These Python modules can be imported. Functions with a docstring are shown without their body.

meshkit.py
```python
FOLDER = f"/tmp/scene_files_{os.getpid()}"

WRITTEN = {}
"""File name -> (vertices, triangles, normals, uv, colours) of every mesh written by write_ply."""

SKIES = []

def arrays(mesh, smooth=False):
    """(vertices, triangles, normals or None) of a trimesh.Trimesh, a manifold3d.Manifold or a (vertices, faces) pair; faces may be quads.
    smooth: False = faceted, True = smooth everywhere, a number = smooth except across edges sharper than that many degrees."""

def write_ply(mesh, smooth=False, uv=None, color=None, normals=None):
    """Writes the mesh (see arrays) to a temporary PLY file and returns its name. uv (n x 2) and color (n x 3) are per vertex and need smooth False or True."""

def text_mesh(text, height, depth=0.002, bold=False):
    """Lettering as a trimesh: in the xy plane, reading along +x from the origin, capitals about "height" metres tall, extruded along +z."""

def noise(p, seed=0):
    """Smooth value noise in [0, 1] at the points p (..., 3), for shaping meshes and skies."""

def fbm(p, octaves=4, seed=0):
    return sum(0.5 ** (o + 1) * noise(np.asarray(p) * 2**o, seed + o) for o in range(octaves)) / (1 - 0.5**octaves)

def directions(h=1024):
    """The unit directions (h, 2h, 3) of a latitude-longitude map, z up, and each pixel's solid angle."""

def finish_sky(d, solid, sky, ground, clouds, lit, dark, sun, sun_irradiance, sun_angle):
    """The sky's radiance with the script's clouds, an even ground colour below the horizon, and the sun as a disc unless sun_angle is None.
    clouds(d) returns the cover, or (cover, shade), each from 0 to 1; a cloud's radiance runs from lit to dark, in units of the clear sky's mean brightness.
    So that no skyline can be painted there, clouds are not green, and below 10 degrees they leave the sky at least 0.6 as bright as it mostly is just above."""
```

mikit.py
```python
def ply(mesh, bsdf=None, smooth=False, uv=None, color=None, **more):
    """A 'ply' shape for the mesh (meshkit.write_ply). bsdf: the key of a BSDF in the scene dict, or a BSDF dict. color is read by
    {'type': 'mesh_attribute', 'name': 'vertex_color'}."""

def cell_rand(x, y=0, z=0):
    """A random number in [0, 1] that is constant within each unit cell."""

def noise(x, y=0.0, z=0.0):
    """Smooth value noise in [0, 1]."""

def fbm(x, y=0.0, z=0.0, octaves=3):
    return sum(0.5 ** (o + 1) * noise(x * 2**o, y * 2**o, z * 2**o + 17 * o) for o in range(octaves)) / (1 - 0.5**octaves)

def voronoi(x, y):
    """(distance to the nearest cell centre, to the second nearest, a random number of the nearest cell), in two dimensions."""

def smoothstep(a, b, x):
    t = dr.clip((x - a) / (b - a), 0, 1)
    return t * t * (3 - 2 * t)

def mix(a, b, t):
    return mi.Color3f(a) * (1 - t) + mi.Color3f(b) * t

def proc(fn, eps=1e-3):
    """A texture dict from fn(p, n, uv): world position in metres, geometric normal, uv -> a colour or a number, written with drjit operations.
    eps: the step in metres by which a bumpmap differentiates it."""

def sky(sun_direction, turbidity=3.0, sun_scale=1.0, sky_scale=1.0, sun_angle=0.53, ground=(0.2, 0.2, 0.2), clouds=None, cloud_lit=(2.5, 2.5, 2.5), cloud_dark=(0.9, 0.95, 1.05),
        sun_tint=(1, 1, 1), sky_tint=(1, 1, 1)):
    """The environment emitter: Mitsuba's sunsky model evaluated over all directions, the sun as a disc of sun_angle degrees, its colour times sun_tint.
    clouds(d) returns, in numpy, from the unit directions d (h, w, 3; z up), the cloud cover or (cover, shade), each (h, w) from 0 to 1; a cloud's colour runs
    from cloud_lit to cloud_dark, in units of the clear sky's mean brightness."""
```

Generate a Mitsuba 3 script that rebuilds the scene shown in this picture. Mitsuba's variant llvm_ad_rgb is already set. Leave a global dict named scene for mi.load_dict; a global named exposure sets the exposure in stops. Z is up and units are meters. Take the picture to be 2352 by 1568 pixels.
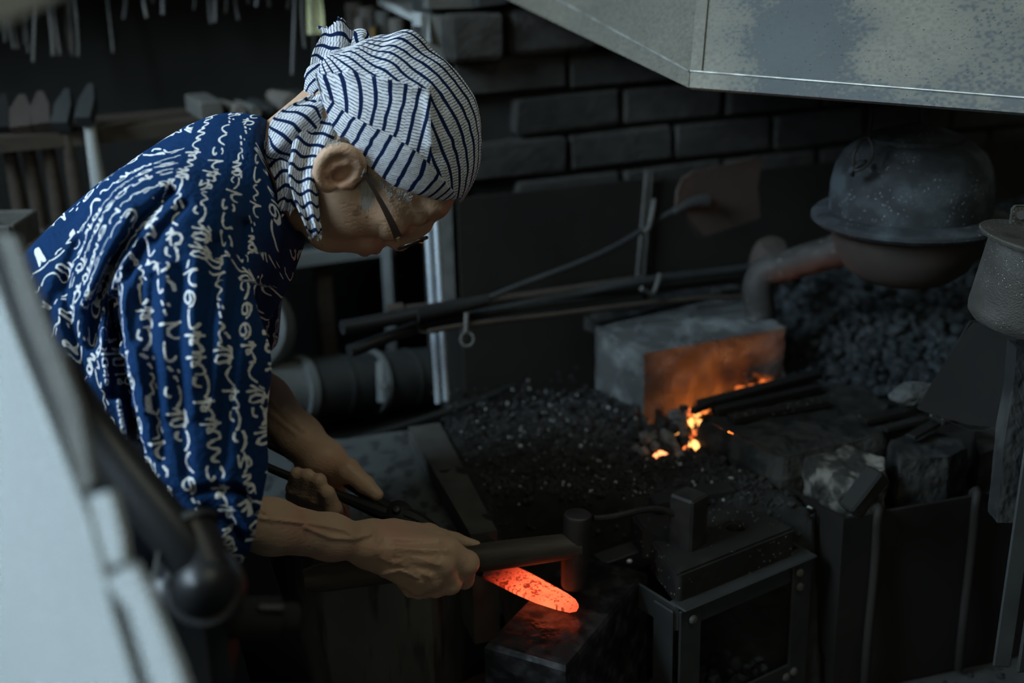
import math, random
import numpy as np, trimesh, drjit as dr, mitsuba as mi, mikit, meshkit
from scipy.spatial import ConvexHull
TF = mi.ScalarTransform4f
rng = np.random.default_rng(7)

# ------------------------------------------------------------------ camera
FPX, PITCH, H = 2900.0, math.radians(18.7), 1.02
CAM = np.array([0, 0, H])
FW = np.array([0, math.cos(PITCH), -math.sin(PITCH)])
UPV = np.array([0, math.sin(PITCH), math.cos(PITCH)]) + .025 * np.array([1., 0, 0])
UPV /= np.linalg.norm(UPV)
RT = np.cross(FW, UPV)
def P(x, y, z):                      # point seen at pixel x, y at depth z
    return CAM + RT * ((x - 1176) / FPX * z) - UPV * ((y - 784) / FPX * z) + FW * z
def at(x, y, h):                     # point seen at pixel x, y on the level h
    d = P(x, y, 1.) - CAM
    return CAM + d * ((h - H) / d[2])
def depth(q): return float((np.asarray(q) - CAM) @ FW)
def on_plane(x, y, p0, n):
    d = P(x, y, 1.) - CAM
    return CAM + d * (((p0 - CAM) @ n) / (d @ n))

scene, labels = {}, {}
scene['camera'] = {'type': 'thinlens', 'fov': math.degrees(2 * math.atan(1176 / FPX)), 'fov_axis': 'x',
                   'to_world': TF().look_at(origin=CAM.tolist(), target=(CAM + FW).tolist(), up=UPV.tolist()),
                   'aperture_radius': .0085, 'focus_distance': 1.42, 'near_clip': .02, 'far_clip': 50.}
exposure = 0.12
UNSEEN_WINDOW_L, UNSEEN_LAMP_L = np.array([.66, .85, 1.0]) * 21., np.array([1.0, 1.0, .78]) * 5.0
UNSEEN_WINDOW2_L = np.array([1.0, .90, .70]) * 1.5

# ------------------------------------------------------------------ mesh helpers
def cat(ms): return trimesh.util.concatenate(ms)
def hull(pts):
    return trimesh.Trimesh(np.asarray(pts), ConvexHull(np.asarray(pts)).simplices, process=False)
def fixhull(pts):
    m = trimesh.convex.convex_hull(np.asarray(pts)); return m
def cbox(dx, dy, dz, b=.002, jit=0, seed=0):
    """box with chamfered edges, centred"""
    pts = []
    x, y, z = dx / 2, dy / 2, dz / 2
    b = min(b, x * .9, y * .9, z * .9)
    for sx in (-1, 1):
        for sy in (-1, 1):
            for sz in (-1, 1):
                pts += [(sx * (x - b), sy * (y - b), sz * z), (sx * (x - b), sy * y, sz * (z - b)), (sx * x, sy * (y - b), sz * (z - b))]
    pts = np.array(pts)
    if jit:
        pts = pts + np.random.default_rng(seed).normal(0, jit, pts.shape)
    return fixhull(pts)
def frame(o, ex, ez=None):
    """4x4 with x along ex, z nearest ez"""
    ex = np.asarray(ex, float); ex = ex / np.linalg.norm(ex)
    ez = np.array([0, 0, 1.]) if ez is None else np.asarray(ez, float)
    if abs(ex @ ez) > .9999 * np.linalg.norm(ez): ez = np.array([1., 0, 0]) if abs(ex[0]) < .9 else np.array([0, 1., 0])
    ez = ez - ex * (ez @ ex); ez /= np.linalg.norm(ez)
    M = np.eye(4); M[:3, 0], M[:3, 1], M[:3, 2], M[:3, 3] = ex, np.cross(ez, ex), ez, o
    return M
def put(m, M):
    m = m.copy(); m.apply_transform(M); return m
def beam(a, b, w, h, up=None, bev=.002):
    a, b = np.asarray(a), np.asarray(b)
    return put(cbox(np.linalg.norm(b - a), w, h, bev), frame((a + b) / 2, b - a, up))
def spline(pts, n):
    pts = np.asarray(pts, float)
    if len(pts) < 3:
        t = np.linspace(0, 1, n)[:, None]; return pts[0] * (1 - t) + pts[-1] * t
    from scipy.interpolate import PchipInterpolator, CubicSpline
    d = np.r_[0, np.cumsum(np.linalg.norm(np.diff(pts[:, :3], axis=0), axis=1) + 1e-9)]
    return CubicSpline(d, pts)(np.linspace(0, d[-1], n))
def tube(pts, r, sides=10, caps=True):
    p = np.asarray(pts, float); n = len(p)
    r = np.broadcast_to(np.asarray(r, float), (n,))
    t = np.gradient(p, axis=0); t /= np.linalg.norm(t, axis=1, keepdims=True)
    a = np.cross(t[0], [0, 0, 1] if abs(t[0][2]) < .9 else [1, 0, 0]); A = []
    for k in range(n):
        a = a - t[k] * (a @ t[k]); a /= np.linalg.norm(a); A.append(a)
    A = np.array(A); B = np.cross(t, A)
    ang = np.arange(sides) * 2 * np.pi / sides
    v = p[:, None] + r[:, None, None] * (np.cos(ang)[None, :, None] * A[:, None] + np.sin(ang)[None, :, None] * B[:, None])
    v = v.reshape(-1, 3)
    i, j = np.meshgrid(np.arange(n - 1), np.arange(sides), indexing='ij')
    j2 = (j + 1) % sides
    q = np.stack([i * sides + j, i * sides + j2, (i + 1) * sides + j2, (i + 1) * sides + j], -1).reshape(-1, 4)
    f = np.vstack([q[:, [0, 1, 2]], q[:, [0, 2, 3]]])
    if caps:
        c0, c1 = len(v), len(v) + 1
        v = np.vstack([v, p[:1], p[-1:]])
        k = np.arange(sides); k2 = (k + 1) % sides; o = (n - 1) * sides
        f = np.vstack([f, np.stack([k2, k, k * 0 + c0], 1), np.stack([o + k, o + k2, k * 0 + c1], 1)])
    return trimesh.Trimesh(v, f, process=False)
def lathe(prof, sides=48):
    """(r, z) profile about z"""
    prof = np.asarray(prof, float); n = len(prof)
    ang = np.arange(sides) * 2 * np.pi / sides
    v = np.stack([prof[:, 0][:, None] * np.cos(ang), prof[:, 0][:, None] * np.sin(ang), np.repeat(prof[:, 1][:, None], sides, 1)], -1).reshape(-1, 3)
    i, j = np.meshgrid(np.arange(n - 1), np.arange(sides), indexing='ij'); j2 = (j + 1) % sides
    q = np.stack([i * sides + j, i * sides + j2, (i + 1) * sides + j2, (i + 1) * sides + j], -1).reshape(-1, 4)
    return trimesh.Trimesh(v, np.vstack([q[:, [0, 1, 2]], q[:, [0, 2, 3]]]), process=False)
def prism(poly, up):
    """solid from a planar 3-D polygon pushed along up"""
    poly = np.asarray(poly, float); up = np.asarray(up, float); n = len(poly)
    nrm = np.zeros(3)
    for k in range(n): nrm += np.cross(poly[k], poly[(k + 1) % n])
    if nrm @ up < 0: poly = poly[::-1]
    ex = poly[1] - poly[0]; ex /= np.linalg.norm(ex)
    ny = np.cross(nrm if nrm @ up > 0 else -nrm, ex); ny /= np.linalg.norm(ny)
    p2 = np.stack([(poly - poly[0]) @ ex, (poly - poly[0]) @ ny], 1)
    from shapely.geometry import Polygon
    import shapely
    v2, f2 = trimesh.creation.triangulate_polygon(Polygon(p2), engine='earcut')
    base = poly[0] + v2[:, :1] * ex + v2[:, 1:] * ny
    m = len(base)
    f2 = np.asarray(f2)
    a, b, c = base[f2[0]]
    if np.cross(b - a, c - a) @ up < 0: f2 = f2[:, ::-1]
    k = np.arange(n); k2 = (k + 1) % n
    side = np.vstack([poly, poly + up])
    fs = np.vstack([np.stack([k, k2, k2 + n], 1), np.stack([k, k2 + n, k + n], 1)])
    return cat([trimesh.Trimesh(base, f2[:, ::-1], process=False), trimesh.Trimesh(base + up, f2, process=False), trimesh.Trimesh(side, fs, process=False)])
def rough(m, amp, freq, seed=0, sub=2, maxedge=None):
    """subdivide and push the vertices about with noise"""
    if maxedge:
        v, f = trimesh.remesh.subdivide_to_size(m.vertices, m.faces, maxedge, max_iter=12)
        m = trimesh.Trimesh(v, f); 
    else:
        m = trimesh.Trimesh(m.vertices, m.faces)
        for _ in range(sub): m = m.subdivide()
    n = m.vertex_normals
    d = (meshkit.fbm(m.vertices * freq + 5.3, 4, seed) - .5) * 2
    return trimesh.Trimesh(m.vertices + n * (d * amp)[:, None], m.faces, process=False)
def atlas(m):
    """every triangle on its own, laid out in a uv grid (emitters with a texture need it)"""
    v, f = np.asarray(m.vertices), np.asarray(m.faces); n = len(f); g = int(math.ceil(math.sqrt(n)))
    o = np.stack([np.arange(n) % g, np.arange(n) // g], 1) / g
    uv = o[:, None] + np.array([[.04, .04], [.96, .04], [.04, .96]])[None] / g
    return trimesh.Trimesh(v[f].reshape(-1, 3), np.arange(3 * n).reshape(-1, 3), process=False), uv.reshape(-1, 2)
def rock(seed, sub=1, jag=.35):
    m = trimesh.creation.icosphere(sub)
    r = np.random.default_rng(seed)
    pts = m.vertices * (1 + r.uniform(-jag, jag, (len(m.vertices), 1)))
    pts = pts * r.uniform(.65, 1.1, 3)
    return fixhull(pts)

# ------------------------------------------------------------------ scene entry helpers
_count = {}
def numbered(name):
    k = _count.get(name, 0); _count[name] = k + 1
    return name if k == 0 else f'{name}_{k:03d}'
def add(name, mesh, bsdf, parent=None, smooth='auto', uv=None, label=None, cat_=None, group=None, kind=None, M=None, light=None):
    key = numbered((parent + '__' if parent else '') + name)
    if isinstance(smooth, str): smooth = False if (isinstance(mesh, dict) or uv is not None or light is not None or kind == 'stuff' or len(mesh.faces) > 20000) else 32
    if light is not None and light['radiance']['type'] == 'proc': mesh, uv = atlas(mesh)
    d = mesh if isinstance(mesh, dict) else mikit.ply(mesh, bsdf, smooth=smooth, uv=uv)
    if M is not None: d = {**d, 'to_world': TF(np.asarray(M).tolist())}
    if light is not None: d = {**d, 'emitter': light}
    scene[key] = d
    info = {}
    if label: info['label'] = label
    if cat_: info['category'] = cat_
    if group: info['group'] = group
    if kind: info['kind'] = kind
    if info: labels[key] = info
    return key
def thing(name, label, cat_, group=None, kind=None):
    key = numbered(name)
    labels[key] = {'label': label, 'category': cat_}
    if group: labels[key]['group'] = group
    if kind: labels[key]['kind'] = kind
    return key

# ------------------------------------------------------------------ materials
N, FB, VO, SS, MIX = mikit.noise, mikit.fbm, mikit.voronoi, mikit.smoothstep, mikit.mix
def mat(name, color, rough_=.6, metallic=0., spec=.5, bump=None, bscale=None, eps=1e-3, **more):
    b = {'type': 'principled', 'base_color': mikit.proc(color) if callable(color) else {'type': 'rgb', 'value': list(color)},
         'roughness': mikit.proc(rough_) if callable(rough_) else float(rough_), 'metallic': float(metallic), 'specular': float(spec), **more}
    if bump is not None:
        b = {'type': 'bumpmap', 'arbitrary': mikit.proc(bump, eps), 'scale': float(bscale), 'bsdf': b}
    scene[name] = {'type': 'twosided', 'bsdf': b}
def spots(p, s, r, th):
    """grains: random dots of radius r*cell in about th of the cells of size s, on all three projections"""
    out = mi.Float(0)
    for a, b in ((p.x + .37 * p.z, p.y + .29 * p.z),):
        x, y, z = p.x / s, p.y / s, p.z / s
        cx, cy, cz = dr.floor(x), dr.floor(y), dr.floor(z)
        d = dr.sqrt(dr.square(x - cx - .3 - .4 * mikit.cell_rand(cx, cy, cz)) + dr.square(y - cy - .3 - .4 * mikit.cell_rand(cx + 31, cy, cz)) + dr.square(z - cz - .3 - .4 * mikit.cell_rand(cx, cy + 57, cz)))
        out = dr.select((mikit.cell_rand(cx, cy, cz + 91) < th) & (d < r), 1.0, 0.0)
    return out

mat('m_brick', lambda p, n, uv: MIX((.024, .024, .0225), (.060, .058, .054), FB(p.x * 40, p.y * 40, p.z * 40, 3)) * (.55 + .9 * N(p.x * 6, p.y * 6, p.z * 9)),
    .85, spec=.25, bump=lambda p, n, uv: FB(p.x * 130, p.y * 130, p.z * 130, 2), bscale=.0015)
mat('m_mortar', (.035, .036, .035), .95, spec=.2)
mat('m_soot', lambda p, n, uv: MIX((.012, .013, .013), (.028, .028, .026), FB(p.x * 9, p.y * 9, p.z * 9, 3)), .9, spec=.2)
mat('m_rustplate', lambda p, n, uv: MIX((.018, .018, .017), (.035, .030, .025), FB(p.x * 8, p.y * 8, p.z * 8, 3)), .7, metallic=.2, spec=.3)
HOOD_METAL = (.075, .088, .094)                                   # galvanised sheet; beige grime with a grain of its own lies over it in patches
def hood_col(cover):
    def fn(p, n, uv):
        a = FB(p.x * 7, p.y * 7, p.z * 7, 4); g = N(p.x * 260, p.y * 260, p.z * 260)
        bare = SS(cover, cover + .13, FB(p.x * 5 + 3.1, p.y * 5, p.z * 5 + 1.7, 4) + .17 * (g - .5))
        grime = MIX((.13, .135, .118), (.25, .235, .185), a) * (.80 + .40 * g)
        pit = SS(.86, .92, N(p.x * 330, p.y * 330, p.z * 330))
        return MIX(grime, mi.Color3f(*HOOD_METAL) * (.85 + .3 * a), bare * .9) * (1 - .5 * pit)
    return fn
mat('m_hood', hood_col(.46), lambda p, n, uv: .42 + .3 * FB(p.x * 9, p.y * 9, p.z * 9, 2), metallic=.4, spec=.5)
mat('m_hoodedge', lambda p, n, uv: MIX((.22, .22, .20), (.55, .56, .52), N(p.x * 90, p.y * 90, p.z * 90)), .5, metallic=.5)
mat('m_iron', lambda p, n, uv: MIX((.022, .023, .024), (.060, .055, .048), FB(p.x * 45, p.y * 45, p.z * 45, 3)), lambda p, n, uv: .34 + .4 * FB(p.x * 60, p.y * 60, p.z * 60, 2), metallic=.55, spec=.5)
def dusty(base, dust, amt, s1=.0022):
    def fn(p, n, uv):
        g = SS(.42, .75, FB(p.x * 26, p.y * 26, p.z * 26, 3)) * amt
        c = MIX(base, dust, g * (.6 + .8 * N(p.x * 500, p.y * 500, p.z * 500)))
        return MIX(c, (.55, .58, .58), .8 * spots(p, s1, .34, .05) * SS(.4, .6, N(p.x * 30, p.y * 30, p.z * 30)))
    return fn
mat('m_cast', dusty((.030, .034, .037), (.072, .089, .098), .9), .75, metallic=.1, spec=.35, bump=lambda p, n, uv: N(p.x * 420, p.y * 420, p.z * 420), bscale=.0005, eps=5e-4)
mat('m_castrust_glow', lambda p, n, uv: MIX((.042, .036, .033), (.072, .056, .048), FB(p.x * 30, p.y * 30, p.z * 30, 3)), .75, spec=.3)  # rusty iron; on the pot bowl its red also stands for firelight
mat('m_dustiron', dusty((.020, .020, .0185), (.040, .040, .036), .6, .0026), .6, metallic=.25, spec=.4)
mat('m_dustiron2', dusty((.040, .038, .035), (.070, .072, .068), .7, .0026), .65, metallic=.15, spec=.35)
mat('m_bucket', dusty((.050, .048, .042), (.080, .078, .070), .8, .0014), .7, metallic=.3, spec=.4, bump=lambda p, n, uv: N(p.x * 700, p.y * 700, p.z * 700), bscale=.0007, eps=4e-4)
mat('m_fireblock', dusty((.080, .086, .086), (.19, .21, .21), .9, .0042), .85, spec=.25, bump=lambda p, n, uv: FB(p.x * 160, p.y * 160, p.z * 160, 2), bscale=.003)
mat('m_stone', lambda p, n, uv: MIX((.012, .0135, .0135), (.042, .043, .040), SS(.35, .75, FB(p.x * 38, p.y * 38, p.z * 14, 4))), .8, spec=.35, bump=lambda p, n, uv: FB(p.x * 110, p.y * 110, p.z * 60, 3), bscale=.006)
mat('m_stonebreak', lambda p, n, uv: MIX((.035, .036, .033), (.22, .215, .19), SS(.40, .72, FB(p.x * 60, p.y * 60, p.z * 30, 4))), .8, spec=.35, bump=lambda p, n, uv: FB(p.x * 140, p.y * 140, p.z * 80, 3), bscale=.006)
mat('m_ash', lambda p, n, uv: MIX((.010, .010, .010), (.032, .033, .033), FB(p.x * 60, p.y * 60, p.z * 60, 3)), .95, spec=.2)
mat('m_gravel', lambda p, n, uv: MIX((.012, .013, .014), (.046, .048, .048), N(p.x * 70, p.y * 70, p.z * 70)), .9, spec=.25)
mat('m_whiteash', (.34, .36, .36), .9, spec=.2)
mat('m_coal', lambda p, n, uv: MIX((.012, .016, .0185), (.036, .047, .053), N(p.x * 60, p.y * 60, p.z * 60)), .68, spec=.35)
mat('m_cinder', lambda p, n, uv: MIX((.05, .05, .052), (.22, .215, .21), N(p.x * 130, p.y * 130, p.z * 130)), .9, spec=.25)
mat('m_concrete', lambda p, n, uv: MIX(MIX((.044, .050, .050), (.084, .092, .090), FB(p.x * 14, p.y * 14, p.z * 6, 4)), (.030, .033, .033), SS(.50, .66, FB(p.x * 70, p.y * 50, p.z * 9 + 3, 4))), .85, spec=.25)
mat('m_kerb', lambda p, n, uv: MIX((.032, .033, .031), (.075, .075, .069), FB(p.x * 40, p.y * 40, p.z * 40, 3)), .8, spec=.3)
mat('m_trough', lambda p, n, uv: MIX((.009, .009, .0085), (.021, .0185, .016), FB(p.x * 8, p.y * 8, p.z * 8, 3)), .75, metallic=.1, spec=.3)
mat('m_shovel', lambda p, n, uv: MIX((.075, .066, .060), (.135, .095, .078), FB(p.x * 14, p.y * 14, p.z * 14, 3)), .6, metallic=.2, spec=.4)
mat('m_blackiron', (.014, .014, .015), .6, metallic=.3, spec=.35)
mat('m_floor', lambda p, n, uv: MIX((.028, .030, .030), (.070, .074, .074), FB(p.x * 28, p.y * 28, p.z * 28, 4)), .95, spec=.2)
mat('m_wooddark', lambda p, n, uv: MIX((.036, .029, .023), (.068, .055, .042), FB(p.x * 8, p.y * 90, p.z * 90, 3)), .7, spec=.3)
mat('m_hammerwood', lambda p, n, uv: MIX((.032, .027, .023), (.075, .064, .050), FB(p.x * 14, p.y * 150, p.z * 150, 3)), .6, spec=.3)
mat('m_oldgrey', lambda p, n, uv: MIX((.070, .072, .068), (.145, .145, .132), FB(p.x * 40, p.y * 40, p.z * 40, 3)), .7, metallic=.15, spec=.35)
mat('m_brownroll', lambda p, n, uv: MIX((.10, .090, .080), (.18, .165, .145), FB(p.x * 30, p.y * 30, p.z * 8, 3)), .75, spec=.3)
mat('m_greypaint', lambda p, n, uv: MIX((.12, .136, .14), (.19, .21, .21), FB(p.x * 18, p.y * 18, p.z * 18, 3)), .55, spec=.45)
mat('m_paleframe', lambda p, n, uv: MIX((.33, .36, .36), (.46, .49, .48), FB(p.x * 14, p.y * 14, p.z * 14, 3)), .5, spec=.45)
mat('m_bluesteel', lambda p, n, uv: MIX((.52, .60, .68), (.66, .73, .79), N(p.x * 60, p.y * 60, p.z * 20)), .35, metallic=.5)
mat('m_dimsteel', lambda p, n, uv: MIX((.029, .033, .034), (.060, .065, .065), FB(p.x * 22, p.y * 22, p.z * 22, 3)), .5, metallic=.3)
mat('m_paper', (.62, .64, .36), .8, spec=.2)
mat('m_wire', lambda p, n, uv: MIX((.10, .105, .108), (.27, .27, .27), N(p.x * 25, p.y * 25, p.z * 3)), .45, metallic=.5)
mat('m_blackpaint', (.016, .017, .018), .44, spec=.5)
mat('m_palepanel', lambda p, n, uv: MIX((.30, .325, .325), (.37, .395, .39), FB(p.x * 9, p.y * 9, p.z * 9, 2)), .5, spec=.4)
mat('m_anvil', lambda p, n, uv: MIX((.030, .030, .031), (.075, .076, .078), SS(.4, .7, FB(p.x * 55, p.y * 55, p.z * 55, 4))), lambda p, n, uv: .22 + .5 * SS(.35, .7, FB(p.x * 48, p.y * 48, p.z * 48, 3)), metallic=.75, spec=.6,
    bump=lambda p, n, uv: FB(p.x * 90, p.y * 90, p.z * 90, 3), bscale=.0015)
mat('m_hotsteel', (.05, .03, .025), .7)
mat('m_brass', (.55, .40, .16), .3, metallic=.9)
mat('m_plate', (.055, .056, .058), .45, metallic=.4)
mat('m_wall', (.055, .056, .055), .95, spec=.2)
mat('m_trousers', (.012, .014, .020), .95, spec=.1)

# ------------------------------------------------------------------ room shell, unseen windows and lamp
def slab(name, lo, hi, m, kind='structure', label=None, cat_=None):
    lo, hi = np.array(lo), np.array(hi)
    return add(name, put(cbox(*(hi - lo), .001), frame((lo + hi) / 2, (1, 0, 0))), m, kind=kind, label=label, cat_=cat_)
PIT = -.58
slab('floor', (.02, .9, -.08), (3.0, 4.2, 0), 'm_floor', label='dark dirty floor strewn with cinders in front of the stone trough', cat_='floor')
slab('floor_001', (-3.2, -2.0, PIT - .08), (3.0, 4.2, PIT), 'm_soot', label='dark floor of the pit the smith stands in', cat_='floor')
CZ = 3.3
slab('ceiling', (-3.2, -2.0, CZ), (3.0, 4.2, CZ + .1), 'm_wall', label='dark ceiling', cat_='ceiling')
slab('wall_right', (2.9, -2.0, PIT), (3.0, 4.2, CZ), 'm_wall', label='dark right wall', cat_='wall')
FX0, FX1, FZ0, FZ1 = -1.7, .1, 1.2, 2.3
for i, (lo, hi) in enumerate((((-3.2, -2.1, PIT), (3.0, -2.0, FZ0)), ((-3.2, -2.1, FZ1), (3.0, -2.0, CZ)), ((-3.2, -2.1, FZ0), (FX0, -2.0, FZ1)), ((FX1, -2.1, FZ0), (3.0, -2.0, FZ1)))):
    slab('wall_front', lo, hi, 'm_wall', label='dark wall behind the camera, ' + ('below', 'above', 'left of', 'right of')[i] + ' its unseen window', cat_='wall')
WX, WY0, WY1, WZ0, WZ1 = -2.2, -.55, .95, 1.6, 3.1
for i, (lo, hi) in enumerate((((WX - .1, -2.0, PIT), (WX, 4.2, WZ0)), ((WX - .1, -2.0, WZ1), (WX, 4.2, CZ)), ((WX - .1, -2.0, WZ0), (WX, WY0, WZ1)), ((WX - .1, WY1, WZ0), (WX, 4.2, WZ1)))):
    slab('wall_left', lo, hi, 'm_wall', label='dark left wall ' + ('below', 'above', 'in front of', 'behind')[i] + ' the unseen window', cat_='wall')
def rect_emit(name, c, ex, ey, L, weight, parent=None, **k):
    c, ex, ey = map(np.asarray, (c, ex, ey))
    v = [c - ex - ey, c + ex - ey, c + ex + ey, c - ex + ey]
    m = trimesh.Trimesh(v, [[0, 1, 2], [0, 2, 3]], process=False)
    return add(name, m, 'm_paper', parent, light={'type': 'area', 'radiance': {'type': 'rgb', 'value': list(map(float, L))}, 'sampling_weight': weight}, **k)
w1 = thing('window_1', 'unseen frosted window in the left wall, placed to light the smith', 'window', kind='structure')
rect_emit('pane', (WX - .05, (WY0 + WY1) / 2, (WZ0 + WZ1) / 2), (0, (WY1 - WY0) / 2, 0), (0, 0, (WZ1 - WZ0) / 2), UNSEEN_WINDOW_L, 30., w1)  # out of view at the left, placed as main light on the smith
for y in (WY0, (WY0 + WY1) / 2, WY1): add('frame', beam((WX, y, WZ0), (WX, y, WZ1), .04, .05, (1, 0, 0)), 'm_wooddark', w1)
for z in (WZ0, WZ1): add('frame', beam((WX, WY0, z), (WX, WY1, z), .05, .05), 'm_wooddark', w1)
w2 = thing('window_2', 'unseen dim window in the wall behind the camera, placed to light the face', 'window', kind='structure')
rect_emit('pane', ((FX0 + FX1) / 2, -2.05, (FZ0 + FZ1) / 2), (-(FX1 - FX0) / 2, 0, 0), (0, 0, (FZ1 - FZ0) / 2), UNSEEN_WINDOW2_L, 18., w2)  # unseen, behind the camera; softly lights the face and camera-side surfaces
for x in (FX0, (FX0 + FX1) / 2, FX1): add('frame', beam((x, -2.0, FZ0), (x, -2.0, FZ1), .04, .05, (0, 1, 0)), 'm_wooddark', w2)
for z in (FZ0, FZ1): add('frame', beam((FX0, -2.0, z), (FX1, -2.0, z), .05, .05), 'm_wooddark', w2)
lamp = thing('unseen_ceiling_lamp', 'unseen long fluorescent ceiling lamp, placed to light the hood from above', 'lamp')
LC = np.array([.75, .55, 2.45])
rect_emit('tube_cover', LC, (.6, 0, 0), (0, -.16, 0), UNSEEN_LAMP_L, 30., lamp)  # out of view overhead; lights the hood and the right of the head cloth
add('housing', put(cbox(1.24, .36, .08, .01), frame(LC + [0, 0, .045], (1, 0, 0))), 'm_palepanel', lamp)
add('hanger', tube([LC + [-.4, 0, .08], LC + [-.4, 0, .85]], .006), 'm_iron', lamp)
add('hanger', tube([LC + [.4, 0, .08], LC + [.4, 0, .85]], .006), 'm_iron', lamp)

# ------------------------------------------------------------------ brick wall behind the hearth
WD = np.array([math.cos(math.radians(22)), math.sin(math.radians(22)), 0]); WN = np.array([WD[1], -WD[0], 0])
W0 = P(1300, 300, 2.25)
def wp(s, h, out=0.): return np.array([W0[0], W0[1], 0]) + WD * s + WN * out + np.array([0, 0, h])
def wallpix(x, y, out=0.): return on_plane(x, y, wp(0, 0, out), WN)
WM = np.eye(4); WM[:3, 0], WM[:3, 1], WM[:3, 2] = WD, -WN, [0, 0, 1]
def wframe(q):
    M = WM.copy(); M[:3, 3] = q; return M
add('wall_back', put(cbox(1.72, .1, 2.9, .002), wframe(wp(.62, 1.15, -.062))), 'm_mortar', kind='structure', label='blackened brick wall behind the hearth', cat_='wall')
brick_ply = [mikit.ply(rough(cbox(.203, .05, .0625, .005, .0014, k), .0007, 40, k, maxedge=.03), 'm_brick', smooth=40) for k in range(5)]
half_ply = [mikit.ply(rough(cbox(.094, .05, .0625, .005, .0014, 20 + k), .0007, 40, k, maxedge=.03), 'm_brick', smooth=40) for k in range(2)]
for row in range(-4, 7):
    h = .6125 + .0727 * row
    off = .0 if row % 2 == 0 else .107
    for k in range(-1, 7):
        s0 = off + k * .2135; out = -.012 + rng.uniform(-.004, .005)
        s = s0 + .1067
        if row == 3:
            s -= .0; out += .012
        if s < -.24 or s > 1.45: continue
        cut = s - .1 < -.215
        M = wframe(wp(s + (.055 if cut else 0), h, out))
        R = trimesh.transformations.rotation_matrix(rng.uniform(-.012, .012), [0, 1, 0])
        add('brick', half_ply[k % 2] if cut else brick_ply[(k + row * 3) % 5], None, 'wall_back', M=M @ R)
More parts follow.
